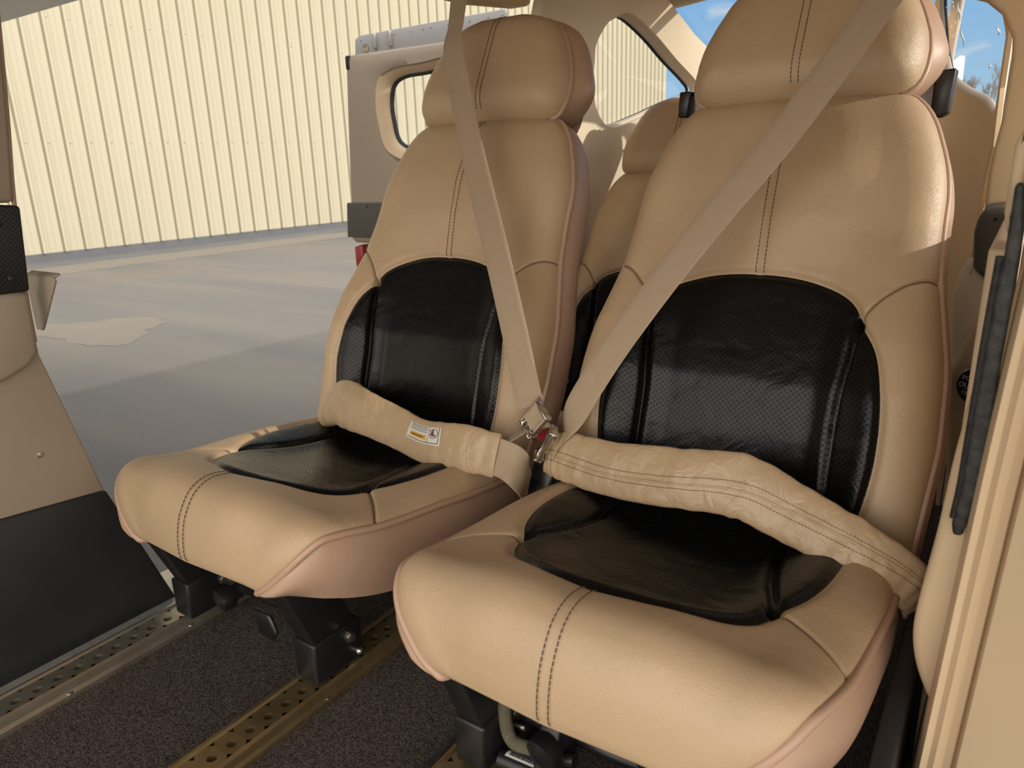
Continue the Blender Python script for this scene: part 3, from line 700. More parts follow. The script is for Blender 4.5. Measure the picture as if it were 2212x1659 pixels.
Geo().prism(up_, 'x', -1.220, -1.201, .006).build('upper_panel', TRIMG, fp)
ed = spline([(-1.213, *sx(p)) for p in [(.531, 1.08), (.520, .946), (.503, .80), (.4885, .69), (.4775, .56), (.4755, .49)]], 40)
Geo().tube(ed, .0035, 8).build('edge_seal', PIPE, fp)
g = Geo(); g.prism([(-1.252, .578), (-1.166, .580), (-1.161, .574), (-1.229, .499), (-1.235, .494), (-1.252, .494)], 'y', .512, .516, .001)
g.prism([(.514, .576), (.512, .580), (.524, .585), (.525, .582)], 'x', -1.252, -1.166, .001)
tag(g.build('hinge_bracket', TRIMG), 'small tan folded metal plate sticking out beside the left door post', 'bracket')

# ------------------------------------------------------------ open cargo door behind the left seat
DY = 1.90
cdoor = thing('cargo_door', 'open tan cabin door with a rounded window behind the left seat', 'door', (-1.60, DY, .45))
outer = [(-1.917, 1.075), (-1.45, 1.073), (-1.165, 1.072), (-1.165, .46), (-1.966, .46), (-1.980, .475), (-1.957, .60), (-1.944, .77), (-1.925, .99)]
whole = [(-1.755, .985), (-1.70, 1.010), (-1.60, 1.015), (-1.42, 1.018), (-1.40, .90), (-1.41, .79), (-1.50, .745), (-1.65, .745), (-1.745, .78), (-1.772, .86), (-1.775, .93)]
c2 = np.array((-1.59, .88)); n = 110; OUT = polar(outer, c2, n); HOL = polar(spline(whole, 120, True), c2, n)
V = []; 
def ringd(o, h, ys):
    V = []
    for t, y in ys: V += [(a, y, b) for a, b in h * (1 - t) + o * t]
    return V
prof = [(0.10, DY + .035), (0.04, DY + .030), (0, DY + .022), (.08, DY + .004), (.14, DY), (.5, DY), (.86, DY), (.97, DY + .004), (1.0, DY + .012), (1.0, DY + .05), (.5, DY + .052), (.10, DY + .050), (.10, DY + .035)]
V = ringd(OUT, HOL + (HOL - c2) * -.0, [(t, y) for t, y in prof])
dp = mobj('door_panel', V, grid_faces(n, len(prof), True), TRIMG, cdoor)
V = []
for t, y in ((1.10, DY + .001), (.98, DY + .010), (.90, DY + .020), (.86, DY + .040)): V += [(a, y, b) for a, b in c2 + (HOL - c2) * t]
mobj('window_reveal', V, grid_faces(n, 4, True), TRIM, cdoor)
Q = c2 + (HOL - c2) * .875
Geo().tube([(a, DY + .034, b) for a, b in np.vstack([Q, Q[:2]])], .008, 8, False).build('window_seal', RUBBER, cdoor)
mobj('window_pane', [(a, DY + .036, b) for a, b in Q] + [(*c2[:1], DY + .036, c2[1])], [(k, (k + 1) % n, n) for k in range(n)], GLASS, cdoor, False)
fl = Geo(); fl.prism([(-1.893, 1.06), (-1.885, 1.122), (-1.865, 1.132), (-1.28, 1.138), (-1.28, 1.06)], 'y', DY + .022, DY + .032, .002)
FLM = mat('grey_painted_flange', (.30, .29, .29), .45)
flo = fl.build('top_flange', FLM, cdoor)
for k in range(12):
    x = -1.85 + .05 * k + (.01 if k % 3 else -.008); Geo().lathe([(.0035, 0), (.0035, .001), (.0015, .002)], (x, DY + .022, 1.118 + .01 * (x + 1.85)), (0, -1, 0), 8).build('rivet', FLM, flo)
Geo().lathe([(.013, 0), (.013, .003), (.006, .004), (.005, .002)], (-1.838, DY + .022, 1.093), (0, -1, 0), 16).build('latch_screw', STEEL, flo)
for x in (-1.792, -1.725): Geo().box((x - .006, DY + .010, 1.085), (x + .006, DY + .024, 1.13), .002).build('stiffener', FLM, flo)
Geo().box((-1.915, DY - .004, 1.030), (-1.898, DY + .02, 1.074), .006).build('latch_slot', DARKHOLE, cdoor)
pg = Geo(); pg.prism([(-1.960, .600), (-1.30, .605), (-1.30, .485), (-1.972, .480)], 'y', DY - .014, DY + .006, .005); pg.U = [(v[0], v[2]) for v in pg.V]
po = pg.build('ribbed_pad', PADGRY, cdoor)
Geo().lathe([(.005, 0), (.005, .001), (.002, .002)], (-1.86, DY - .014, .588), (0, -1, 0), 10).build('screw', BLKMET, po)
for z in (.62, .96): Geo().tube([(-1.20, DY + .03, z), (-1.09, DY + .02, z)], .012, 10).build('hinge', BLKMET, cdoor)
Geo().prism([(-1.955, .445), (-1.915, .455), (-1.915, .37), (-1.945, .365), (-1.955, .38)], 'y', DY + .0, DY + .045, .004).build('latch_handle', RED, cdoor)

for o in [cdoor]: o.location.x -= .035
# ------------------------------------------------------------ rear fuselage behind the cabin
V = []; ys = np.linspace(2.92, 7.6, 12)
for y in ys:
    f = (y - 2.92) / 4.7; hw = .40 * (1 - f) + .10 * f; zb = -.20 * (1 - f) + .45 * f; zt = .86 * (1 - f) + .80 * f
    for k in range(20):
        a = 2 * PI * k / 20; V.append((-.62 + hw * math.copysign(abs(math.cos(a)) ** .7, math.cos(a)), y, (zb + zt) / 2 + (zt - zb) / 2 * math.copysign(abs(math.sin(a)) ** .7, math.sin(a))))
tail = mobj('aircraft_tail', V, grid_faces(20, 12, True) + [tuple(range(20)), tuple(11 * 20 + k for k in range(20))], BELLY)
tag(tail, 'white tapering rear fuselage behind the cabin wall', 'fuselage')
tg = Geo(); tg.prism([(6.8, .78), (7.05, 1.36), (7.4, 1.42), (7.5, .78)], 'x', -.66, -.60, .02); tg.build('tail_fin', BELLY, tail, False)

# ------------------------------------------------------------ wing over the cabin (casts the shade)
g = Geo()
prof = [(-.75, 1.33), (-.65, 1.39), (-.3, 1.43), (.2, 1.40), (1.3, 1.36), (1.58, 1.33), (1.3, 1.315), (.1, 1.295), (-.5, 1.285)]
g.prism(prof, 'x', -6.1, 4.9)
o = g.build('aircraft_wing', BELLY, None, False); tag(o, 'white high wing across the top of the cabin', 'wing')
# ------------------------------------------------------------ seat rails
def make_rail(x, m, y0=-.55, y1=1.30):
    r = thing('seat_rail', 'x', 'rail', (x, y0, FZ))
    sp = .02948; n = int((y1 - y0) / sp); V = []; F = []; U = []
    xl, xr, rad, K = -.021, .019, .0068, 16
    g = Geo()
    for i in range(n):
        yc = y0 + (i + .5) * sp; sq = []; ci = []; dn = []
        for k in range(K):
            a = 2 * PI * (k + .5) / K; c, s = math.cos(a), math.sin(a); f = 1 / max(abs(c), abs(s))
            sx_ = c * f; sy_ = s * f
            sq.append((x + (sx_ * xr if sx_ > 0 else -sx_ * xl), yc + sy_ * sp / 2, 0)); ci.append((x + .002 + rad * c, yc + rad * s, -.0002)); dn.append((x + .002 + rad * c, yc + rad * s, -.012))
        V = sq + ci + dn; F = []
        for k in range(K):
            j = (k + 1) % K; F += [(k, j, K + j, K + k), (K + k, K + j, 2 * K + j, 2 * K + k)]
        F.append(tuple(range(2 * K, 3 * K)))
        g.add(V, F)
    head = mobj('rail_head', g.V, g.F, m, r, False)
    side = Geo(); side.prism([(xr, 0), (xr + .005, -.003), (xr + .006, -.014), (.029, -.019), (.029, FZ), (-.032, FZ), (-.032, -.002), (-.029, .003), (-.024, .003), (xl, 0), (xl, -.0125), (xr, -.0125)], 'y', y0, y0 + n * sp)
    side.V = [(v[0] + x, v[1], v[2]) for v in side.V]
    mobj('rail_base', side.V, side.F, m, r, False)
    for k in range(5):
        Geo().lathe([(.0065, 0), (.006, .002), (.002, .003)], (x + .0235, y0 + .25 + .22 * k + (.02 if k % 2 else 0), -.018), (0, 0, 1), 14).build('rail_screw', STEEL, r)
    for s in ((-.046, .044) if x > -.6 else ()):
        Geo().box((x + s - .007, y0, FZ), (x + s + .007, y1, -.012), .003).build('carpet_binding', RUBBER, r)
    return r
ra = make_rail(-1.112, RAILS); ra['label'] = 'silver floor rail with round holes beside the open doorway and black kick panel'
rb = make_rail(-.774, RAILM); rb['label'] = 'brassy floor rail crossing the bottom edge, under the inner foot of the doorway seat'
rc = make_rail(-.492, RAILM); rc['label'] = 'short visible piece of brassy rail below the nearest seat, at the bottom edge'
for r_ in (ra, rb, rc): r_['group'] = 'seat rails on the cabin floor'

# ------------------------------------------------------------ extra hardware under the nearest seat
frR = [c for c in seatR.children if c.name.startswith('seat_frame')][0]
HOSE = mat('braided_hose', (.16, .14, .09), .5, .3, bump=(900, .8, .002, 'V'))
Geo().tube(spline([(-.455, .625, .12), (-.452, .61, .075), (-.436, .60, .045), (-.405, .60, .045)], 24), .0085, 12).build('braided_hose', HOSE, frR)
Geo().tube([(-.405, .60, .045), (-.35, .605, .052)], .0088, 12).build('hose_sleeve', BLKPLA, frR)
dm = Geo().tube([(-.448, .595, .014), (-.34, .595, .022)], .0125, 16).build('damper', BLKPLA, frR)
lb = Geo()
for t in np.linspace(0, 1, 2):
    pass
V = []; a0 = np.array((-.440, .595, .0147)); a1 = np.array((-.392, .595, .0182))
for t in np.linspace(0, 1, 8):
    for ph in np.linspace(math.radians(68), math.radians(128), 7): V.append(a0 * (1 - t) + a1 * t + np.array((0, -math.cos(ph), math.sin(ph))) * .0128)
ml = mobj('white_label', V, grid_faces(7, 8), LABELW, dm)
g = Geo()
for k in range(14):
    t = .12 + .055 * k; p = a0 * (1 - t) + a1 * t
    for j, ph in enumerate((86, 100)):
        ph = math.radians(ph); q = p + np.array((0, -math.cos(ph), math.sin(ph))) * .0131; g.box(q - [.0009 + .0004 * (k % 3), .0008, .0002], q + [.0009, .0008 + .0003 * (k % 2), .0002])
o = g.build('small_print', INK, ml, False); o['kind'] = 'stuff'
Geo().prism([(.018, .0), (.055, .02), (.085, .075), (.03, .09)], 'x', -.395, -.365, .004)
g = Geo(); g.prism([(.575, .035), (.60, .005), (.64, .01), (.64, .11), (.60, .10)], 'x', -.392, -.365, .004); g.build('clevis', BLKMET, frR)
Geo().lathe([(.008, 0), (.008, .010), (.006, .012), (.006, .02)], (-.468, .652, .05), (1, -.1, 0), 6).build('bolt', STEEL, frR)

# ------------------------------------------------------------ seat belts
def ribbon(P, Wd, width, thick):
    P = np.asarray(P); n = len(P); T = np.gradient(P, axis=0); T /= np.linalg.norm(T, axis=1)[:, None]
    Wd = Wd - T * (Wd * T).sum(1)[:, None]; Wd /= np.linalg.norm(Wd, axis=1)[:, None]; Nn = np.cross(T, Wd)
    s = np.r_[0, np.cumsum(np.linalg.norm(np.diff(P, axis=0), axis=1))]
    cs = [(-1, 0), (-.96, 1), (-.5, 1), (0, 1), (.5, 1), (.96, 1), (1, 0), (.96, -1), (.5, -1), (0, -1), (-.5, -1), (-.96, -1)]
    V = []; U = []; wv = np.broadcast_to(np.asarray(width, float), (n,))
    for i in range(n):
        for a, b in cs: V.append(P[i] + Wd[i] * a * wv[i] / 2 + Nn[i] * b * thick / 2); U.append((a * wv[i] / 2, s[i]))
    m = len(cs); F = grid_faces(m, n, True) + [tuple(range(m)), tuple((n - 1) * m + k for k in range(m))]
    return V, F, U
def sleeve(P, Wd, width, thick, seed, amp=1.0):
    """soft padded leather tube: flattened section, gathered ends and creases."""
    P = spline(P, 120); n = len(P); m = 40; T = np.gradient(P, axis=0); T /= np.linalg.norm(T, axis=1)[:, None]
    Wd = np.broadcast_to(np.asarray(Wd, float), (n, 3)) if np.ndim(Wd) == 1 else np.stack([np.interp(np.linspace(0, 1, n), np.linspace(0, 1, len(Wd)), np.array(Wd)[:, k]) for k in range(3)], 1)
    Wd = Wd - T * (Wd * T).sum(1)[:, None]; Wd /= np.linalg.norm(Wd, axis=1)[:, None]; Nn = np.cross(T, Wd); Nn *= np.sign(-Nn[:, 1])[:, None]
    r = np.random.default_rng(seed); s = np.linspace(0, 1, n); wd = np.interp(s, np.linspace(0, 1, len(width)), width) / 2; th = np.interp(s, np.linspace(0, 1, len(thick)), thick) / 2
    crease = amp * sum(a * np.sin(2 * PI * f * s + p) for f, a, p in zip(r.uniform(3, 26, 14), r.uniform(.015, .07, 14), r.uniform(0, 6.28, 14)))
    def S(si, ph):
        i = np.clip(si * (n - 1), 0, n - 1); k = int(i); k2 = min(k + 1, n - 1); f = i - k
        L_ = lambda A: A[k] * (1 - f) + A[k2] * f
        c, q = math.cos(ph), math.sin(ph); cr_ = L_(crease)
        cc = math.copysign(abs(c) ** .8, c); ss = math.copysign(abs(q) ** .75, q)
        wob = 1 + cr_ * .9 * math.sin(2 * ph + 5 * si) + .04 * math.sin(3 * ph + 40 * si)
        return L_(P) + L_(Wd) * (L_(wd) * cc * (1 + .12 * cr_)) + L_(Nn) * (L_(th) * ss * wob)
    V = [S(a, 2 * PI * k / m) for a in s for k in range(m)]
    F = grid_faces(m, n, True) + [tuple(range(m)), tuple((n - 1) * m + k for k in range(m))]
    return V, F, S
def frames(u, v, c, w, h, r=.0022):
    """steel belt loop: two folded side cheeks joined by two cross bars."""
    c, u, v = np.array(c), np.array(u, float), np.array(v, float); u /= np.linalg.norm(u); v -= u * v.dot(u); v /= np.linalg.norm(v); nrm = np.cross(u, v)
    R_ = Matrix(np.stack([u, v, nrm], 1).tolist()); g = Geo()
    for s in (-1, 1):
        g.box(c + u * s * w / 2 + np.array((-.0022, -h / 2, -.007)) , c + u * s * w / 2 + np.array((.0022, h / 2, .007)), .0015, R_)
        g.box(c + u * (s * w / 2 - s * .004) + nrm * .006 + np.array((-.005, -h / 2, -.0012)), c + u * (s * w / 2 - s * .004) + nrm * .006 + np.array((.005, h / 2, .0012)), .0008, R_)
    g.tube([c - u * w / 2 - v * h * .42, c + u * w / 2 - v * h * .42], .0042, 10)
    g.tube([c - u * w / 2 + v * h * .42, c + u * w / 2 + v * h * .42], .0036, 10)
    return g, u, v, nrm
def twist(P, n0, angs):
    P = np.asarray(P); T = np.gradient(P, axis=0); T /= np.linalg.norm(T, axis=1)[:, None]
    n0 = np.array(n0, float); W_ = np.cross(T, n0); W_ /= np.linalg.norm(W_, axis=1)[:, None]; Nn = np.cross(W_, T)
    a = np.radians(np.interp(np.linspace(0, 1, len(P)), np.linspace(0, 1, len(angs)), angs))[:, None]
    return W_ * np.cos(a) + Nn * np.sin(a)
# belt of the seat nearest the camera
bR = thing('seat_belt', 'beige shoulder belt and padded lap sleeve crossing the seat nearest the camera', 'seat belt', (-.56, .93, .28), 'seat belts of the two front seats')
P = spline([(-.572, .935, .268), (-.552, .942, .318), (-.527, .955, .375), (-.476, .985, .469), (-.394, 1.035, .600), (-.288, 1.085, .748), (-.192, 1.13, .902), (-.115, 1.165, 1.03), (-.09, 1.18, 1.09)], 130)
Wt = twist(P, BN, [0, 0]); T_ = np.gradient(P, axis=0); T_ /= np.linalg.norm(T_, axis=1)[:, None]
ed_ = np.array((-.47, .80, -.37)) - T_ * (T_ @ np.array((-.47, .80, -.37)))[:, None]; ed_ /= np.linalg.norm(ed_, axis=1)[:, None]
ed_ *= np.sign((ed_ * Wt).sum(1))[:, None]; k_ = smooth01(.04, .24, np.linspace(0, 1, 130))[:, None]
V, F, U = ribbon(P, ed_ * (1 - k_) + Wt * k_ * 1.4, .0475, .0016)
mobj('shoulder_strap', V, F, WEB, bR, uv=U)
g = Geo().lathe([(.014, 0), (.016, .004), (.016, .014), (.010, .018)], (-.088, 1.185, 1.075), (.3, .5, 1), 16); g.box((-.115, 1.165, 1.06), (-.062, 1.215, 1.075), .004); g.box((-.10, 1.18, 1.07), (-.075, 1.20, 1.20), .003)
g.build('roof_anchor', BLKPLA, bR)
V, F, S = sleeve([(-.585, .935, .270), (-.55, .925, .278), (-.46, .91, .281), (-.362, .90, .293), (-.268, .90, .302), (-.207, .905, .280), (-.120, .895, .254), (-.062, .905, .222), (-.048, .92, .185)],
                 [(0, .45, .9)] * 4 + [(0, .5, .85), (.1, .5, .85), (.25, .45, .8)], [.060, .076, .082, .084, .086, .080, .070, .062, .05], [.012, .020, .022, .025, .024, .022, .022, .018, .012], 4)
slv = mobj('lap_sleeve', V, F, SLEEVE, bR)
for ph in (1.42, 1.72):
    L2 = [np.array(S(t, ph + .16 * math.sin(5 * t))) for t in np.linspace(.03, .93, 260)]
    dashes(np.array(L2) + [0, -.0004, .0003], .0032, .0014, .0006).build('stitching', THREAD2, slv)
Geo().tube([np.array(S(t, 1.57 + .16 * math.sin(5 * t))) for t in np.linspace(.03, .95, 120)], .0016, 6).build('seam', SLEEVE, slv)
g, u, v, nn = frames((.037, .0, .060), (.35, -.75, -.3), (-.580, .922, .293), .058, .026); g.build('buckle_frame', CHROME, bR)
# belt of the doorway seat
bL = thing('seat_belt', 'beige shoulder belt and padded lap sleeve with a white warning tag on the doorway seat', 'seat belt', (-.63, .92, .28), 'seat belts of the two front seats')
P = spline([(-.617, .940, .345), (-.628, .945, .368), (-.668, .973, .455), (-.729, 1.02, .564), (-.802, 1.08, .674), (-.865, 1.13, .779), (-.911, 1.17, .862), (-.945, 1.20, .932), (-.953, 1.225, .975), (-.966, 1.255, 1.025), (-.985, 1.30, 1.10), (-.99, 1.315, 1.15)], 140)
V, F, U = ribbon(P, twist(P, BN, [0, 0, 0, 0, 0, 2, 4, 8, 14, 10, 0, 0]), .0475, .0016)
sst = mobj('shoulder_strap', V, F, WEB, bL, uv=U)
g = Geo(); g.box((-1.02, 1.295, 1.135), (-.96, 1.345, 1.155), .005); g.box((-1.0, 1.31, 1.15), (-.98, 1.33, 1.215), .003); g.build('roof_anchor', BLKPLA, bL)
pts = [(-1.150, .985, .205), (-1.125, .960, .245), (-1.045, .925, .288), (-.965, .90, .291), (-.874, .895, .277), (-.800, .885, .268), (-.72, .882, .274), (-.648, .885, .272)]
V, F, S = sleeve(pts, [(.25, .45, .85), (.2, .45, .85), (.05, .45, .9), (0, .42, .9), (0, .4, .9), (-.12, .35, .9)], [.055, .080, .092, .088, .076, .070, .074, .078, .070], [.014, .026, .034, .028, .016, .017, .019, .018, .010], 23, .55)
slv = mobj('lap_sleeve', V, F, SLEEVE, bL)
st = np.array([S(t, -.16) for t in np.linspace(.72, .99, 80)]); dashes(st + [0, -.0006, 0], .0032, .0014, .0006).build('stitching', THREAD2, slv)
# warning tag sewn on the sleeve: white patch, yellow band, print lines and a crossed ring pictogram
t0, t1, p0, p1 = .640, .790, 1.62, .86
def tagpt(a, b, lift=.0012):
    p = np.array(S(t0 + (t1 - t0) * a, p1 + (p0 - p1) * (1 - b) )); q = np.array(S(t0 + (t1 - t0) * a, p1 + (p0 - p1) * (1 - b) + .01)); r_ = np.array(S(t0 + (t1 - t0) * a + .004, p1 + (p0 - p1) * (1 - b)))
    n_ = np.cross(q - p, r_ - p); n_ /= np.linalg.norm(n_); n_ *= np.sign(-n_[1] + n_[2] * .5); return p + n_ * lift
def tagquad(g, a0, a1, b0, b1, lift, na=10, nb=6):
    V = [tagpt(a, b, lift) for b in np.linspace(b0, b1, nb) for a in np.linspace(a0, a1, na)]; g.add(V, grid_faces(na, nb))
TAGFLIP = S(.73, p0)[2] > S(.73, p1)[2]
def B(b): return b
g = Geo(); tagquad(g, 0, 1, 0, 1, .0012, 18, 10); wt = g.build('warning_tag', LABELW, slv)
g = Geo(); tagquad(g, .10, .62, .12, .36, .0017, 12, 4); g.build('yellow_band', LABELY, wt)
ink = Geo()
for a0, a1, b0, b1 in ((.05, .95, .05, .065), (.05, .95, .93, .945), (.94, .955, .05, .94), (.66, .672, .06, .94)): tagquad(ink, a0, a1, b0, b1, .0018, 10, 2)
for j, b in enumerate((.84, .73, .62, .50)):
    a = .08
    while a < .60:
        l = .03 + .03 * ((j * 7 + int(a * 100)) % 5) / 5; tagquad(ink, a, min(a + l, .62), b, b + .045, .0019, 3, 2); a += l + .018
a = .16
while a < .56:
    tagquad(ink, a, a + .035, .20, .28, .0022, 3, 2); a += .05
for a0, a1, b0, b1 in ((.78, .81, .35, .68), (.80, .87, .35, .41), (.74, .78, .52, .58), (.74, .77, .38, .54), (.77, .80, .66, .74)): tagquad(ink, a0, a1, b0, b1, .0020, 3, 3)
ink.build('print', INK, wt, False)
g = Geo(); ring_ = [tagpt(.807 + .115 * math.cos(t), .52 + .27 * math.sin(t), .0020) for t in np.linspace(0, 2 * PI, 40)]
g.tube(ring_, .0006, 5, False); g.tube([tagpt(.807 + .115 * s * .7, .52 - .27 * s * .7, .0022) for s in np.linspace(-1, 1, 10)], .0005, 5); g.build('prohibition_ring', INKR, wt)
# webbing showing past the sleeve's end, turning down between the seats
P = spline([(-.672, .884, .272), (-.645, .885, .270), (-.622, .889, .262), (-.612, .90, .240), (-.617, .92, .210)], 40)
V, F, U = ribbon(P, np.broadcast_to(np.array((-.1, .42, .9)), (40, 3)), .060, .003); mobj('lap_strap', V, F, WEB, bL, uv=U)
P = spline([(-.655, .905, .285), (-.635, .915, .298), (-.615, .922, .312)], 14)
V, F, U = ribbon(P, np.broadcast_to(np.array((0, .9, .3)), (14, 3)), .03, .0016); mobj('lap_strap', V, F, WEB, bL, uv=U)
g, u, v, nn = frames((.030, 0, .0345), (.022, -.012, -.036), (-.600, .922, .329), .050, .036); bf = g.build('buckle_frame', CHROME, bL)
P = spline([(-.612, .938, .350), (-.606, .922, .346), (-.598, .925, .330), (-.594, .93, .314)], 18)
V, F, U = ribbon(P, np.broadcast_to(u, (18, 3)), .036, .0022); mobj('strap_loop', V, F, WEB, bL, uv=U)
# buckle stalks between the seats
def receptacle(loc_, label, tilt):
    t = thing('belt_receptacle', label, 'buckle', (loc_[0], loc_[1], .06), 'belt buckles between the seats')
    c = np.array(loc_); R_ = Matrix.Rotation(math.radians(tilt), 3, 'Y') @ Matrix.Rotation(math.radians(-18), 3, 'X')
    Geo().box(c + [-.024, -.014, -.075], c + [.024, .014, .0], .010, R_).build('housing', BLKPLA, t)
    up_ = np.array(R_ @ Vector((0, 0, 1))); cc = c + up_ * .042
    g = Geo(); n, m = 20, 8; V = []
    for j in range(m):
        b = PI / 2 * j / (m - 1)
        for k in range(n):
            a = 2 * PI * k / n; V.append(np.array(cc) + np.array(R_ @ Vector((.0235 * math.cos(a) * math.cos(b), .0165 * math.sin(a) * math.cos(b), .022 * math.sin(b) - .006))))
    g.add(V, grid_faces(n, m, True)); g.build('release_button', RED, t)
    P = spline([tuple(c - up_ * .07), (c[0], c[1] + .01, .13), (c[0] + .0, c[1] + .02, .02)], 20)
    V, F, U = ribbon(P, np.broadcast_to(np.array((1, 0, 0)), (20, 3)), .04, .008); mobj('stalk', V, F, BLKPLA, t, uv=U)
    return t
t = receptacle((-.612, .962, .240), 'black buckle with a large red button between the two front seats', 8)
t2 = receptacle((-.598, .930, .140), 'lower black buckle almost hidden under the chrome loop of the nearest belt', 10)
g = Geo(); g.box((-.652, .925, .196), (-.618, .928, .222), .001, Matrix.Rotation(.2, 3, 'Y')); tg_ = g.build('printed_tag', mat('grey_tag', (.16, .14, .12), .7), t)
g = Geo()
for k in range(4): g.box((-.648 + .007 * k, .9244, .200), (-.6445 + .007 * k, .9252, .216 - .003 * (k % 2)), 0)
o = g.build('print', INK, tg_, False); o['kind'] = 'stuff'

# ------------------------------------------------------------ grey bar with clamps behind the nearest headrest
hb = thing('rear_bar', 'light grey bar with black end clamps behind the nearest headrest', 'bar', (-.355, 1.46, .80))
Geo().box((-.560, 1.452, .772), (-.150, 1.458, .829), .002).build('grey_plate', BLIND, hb)
Geo().box((-.560, 1.440, .829), (-.150, 1.470, .836), .002).build('top_strip', BLKPLA, hb)
Geo().prism([(-.155, .836), (-.126, .838), (-.130, .772), (-.142, .765), (-.155, .768)], 'y', 1.43, 1.475, .003).build('end_clamp', BLKPLA, hb)
Geo().prism([(-.585, .808), (-.583, .836), (-.560, .836), (-.566, .79), (-.585, .79)], 'y', 1.43, 1.475, .003).build('end_clamp', BLKPLA, hb)
Geo().box((-.534, 1.436, .775), (-.515, 1.452, .829), .003).build('inner_clip', BLKPLA, hb)
for x in (-.40, -.26): Geo().tube([(x, 1.455, .78), (x, 1.42, .70), (x, 1.385, .66)], .007, 8).build('bracket', BLKMET, hb)

# ------------------------------------------------------------ right-hand side: rear armrest, pad, outlet, door post
g = Geo(); g.prism([(.06, 1.20), (.06, .02), (-.068, .02), (-.069, .60), (-.070, .67), (-.068, .71), (-.063, .755), (-.0615, .86), (-.0648, .892), (-.0846, .932), (-.110, .955), (-.16, .975), (-.16, 1.20)], 'y', 1.60, 1.64, .008)
tag(g.build('trim_5', HEADL), kind='structure')
ra_ = thing('armrest_panel', 'tan side armrest with a grey ribbed pad and a power outlet at the right edge', 'armrest', (-.05, 1.55, .0))
Geo().prism([(-.084, .524), (-.066, .530), (-.046, .515), (.02, .50), (.02, -.02), (-.055, .08), (-.062, .212), (-.063, .264), (-.083, .363), (-.094, .468)], 'y', 1.47, 1.60, .016).build('armrest_body', CREAM, ra_)
g = Geo(); g.prism([(-.068, .612), (-.060, .622), (-.02, .625), (.02, .62), (.02, .495), (-.031, .492), (-.046, .508), (-.066, .526), (-.072, .585)], 'y', 1.44, 1.60, .008); g.U = [(v[0] + .25 * v[1], v[2]) for v in g.V]
rp_ = g.build('ribbed_pad', PADGRY, ra_)
for x in (-.045, -.03): Geo().lathe([(.003, 0), (.003, .0012)], (x, 1.4395, .606), (0, -1, 0), 8).build('screw', DARKHOLE, rp_)
Geo().prism([(-.085, .33), (-.060, .42), (.0, .46), (.02, .02), (-.045, .02)], 'y', 1.46, 1.50, .012).build('pocket_front', TRIM, ra_)
oc = np.array((-.030, 1.41, .332)); ax = Vector((-.45, -1, .05)).normalized()
ol = Geo().lathe([(.034, 0), (.034, .012), (.029, .018)], oc + np.array(-ax) * -.0 + np.array((0, .02, 0)), ax, 32).build('power_outlet', BLKPLA, ra_)
Geo().lathe([(.020, 0), (.020, .05)], oc + np.array((0.012, .02, 0)), -ax, 20).build('outlet_body', BLKPLA, ra_)
zz = Vector(ax); xx = Vector((0, 0, 1)).cross(zz).normalized(); yy = zz.cross(xx)
Mo = Matrix((xx, yy, zz)).transposed().to_4x4()
def lettering(txt, size, dx, dy, m, parent, name='lettering'):
    cu = bpy.data.curves.new(name, 'FONT'); cu.body = txt; cu.size = size; cu.extrude = .00015; cu.align_x = 'LEFT'
    o = bpy.data.objects.new(name, cu); COL.objects.link(o); bpy.context.view_layer.update()
    me = bpy.data.meshes.new_from_object(o.evaluated_get(bpy.context.evaluated_depsgraph_get())); bpy.data.objects.remove(o)
    o = bpy.data.objects.new(name, me); COL.objects.link(o); me.materials.clear(); me.materials.append(m)
    pos = Vector(oc) + Vector((0, .02, 0)) + zz * .0182 + xx * dx + yy * dy
    o.parent = parent
    o.matrix_local = Matrix.Translation(pos - wloc(parent)) @ Mo; return o
lettering('POWER', .0115, -.022, .008, PRINTW, ol); lettering('OUTLET', .0115, -.026, -.004, PRINTW, ol); lettering('12V\u2013', .0085, -.020, -.017, PRINTW, ol)
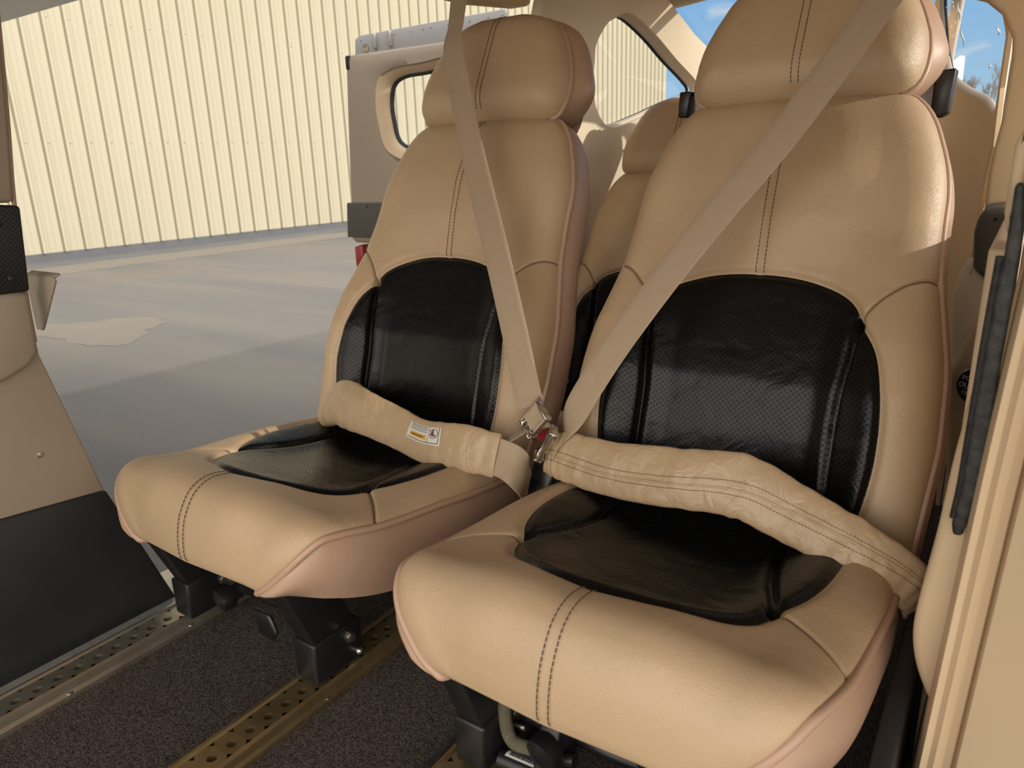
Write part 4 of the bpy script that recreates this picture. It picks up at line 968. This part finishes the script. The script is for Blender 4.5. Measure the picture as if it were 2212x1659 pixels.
Geo().tube([np.array(Vector(oc) + Vector((0, .02, 0)) + zz * .0183 + xx * a - yy * .007) for a in (-.018, .01)], .0004, 5).build('printed_line', PRINTW, ol)
# door post close to the camera on the right
dpst = thing('door_post', 'tan door post with a black rubber seal close at the right edge', 'door post', (.03, .80, FZ))
prof = [(-.010, .92), (-.007, .735), (-.003, .722), (.003, .724), (.008, .718), (.015, .722), (.0215, .716), (.0235, .722), (.026, .706), (.10, .66), (.10, .92)]
V = []; zs = np.linspace(-.22, 1.15, 28)
for z in zs:
    dx = float(np.interp(z, [-.22, .118, .46, .60, .70, .80, 1.2], [-.0285, -.0135, .0015, .009, .014, .022, .030]))
    V += [(x + dx + (.0 if x < .09 else 0), y, z) for x, y in prof]
nP = len(prof); F = grid_faces(nP, len(zs), True) + [tuple(range(nP)), tuple((len(zs) - 1) * nP + k for k in range(nP))]
mobj('post_body', V, F, TRIM, dpst)
Geo().lathe([(.010, 0), (.010, .002), (.0065, .003), (.0065, .001)], (.041, .698, .183), (-.45, -1, 0), 20).build('screw_ring', WHTRIM, dpst)
bl_ = spline([(-.006, .500), (-.022, .490), (-.026, .46), (-.029, .428), (-.034, .344), (-.040, .285), (-.0415, .24), (-.034, .202), (-.018, .165)], 40)
Geo().prism([tuple(p) for p in bl_] + [(.01, .165), (.01, .50)], 'y', .765, .92, .008).build('lower_trim', TRIM, dpst)
sl_ = [(-.013, .634), (-.015, .596), (-.016, .539), (-.017, .504), (-.0175, .46), (-.0175, .424), (-.021, .385), (-.019, .374), (-.011, .375), (-.005, .422), (-.003, .48), (-.003, .54), (-.002, .597), (-.002, .651), (-.007, .69), (-.013, .69)]
Geo().prism(sl_, 'y', .735, .765, .003).build('door_seal', RUBBER, dpst)
Geo().tube(spline([(-.015, .752, .63), (-.0165, .752, .56), (-.0175, .752, .47), (-.018, .752, .42), (-.020, .752, .385)], 30), .0045, 10).build('seal_lip', RUBBER, dpst)
Geo().prism([(-.018, .72), (-.0185, .665), (-.014, .645), (-.009, .648), (-.007, .70), (-.002, .80), (.01, .80)], 'y', .77, .90, .004).build('upper_trim', TRIM, dpst)
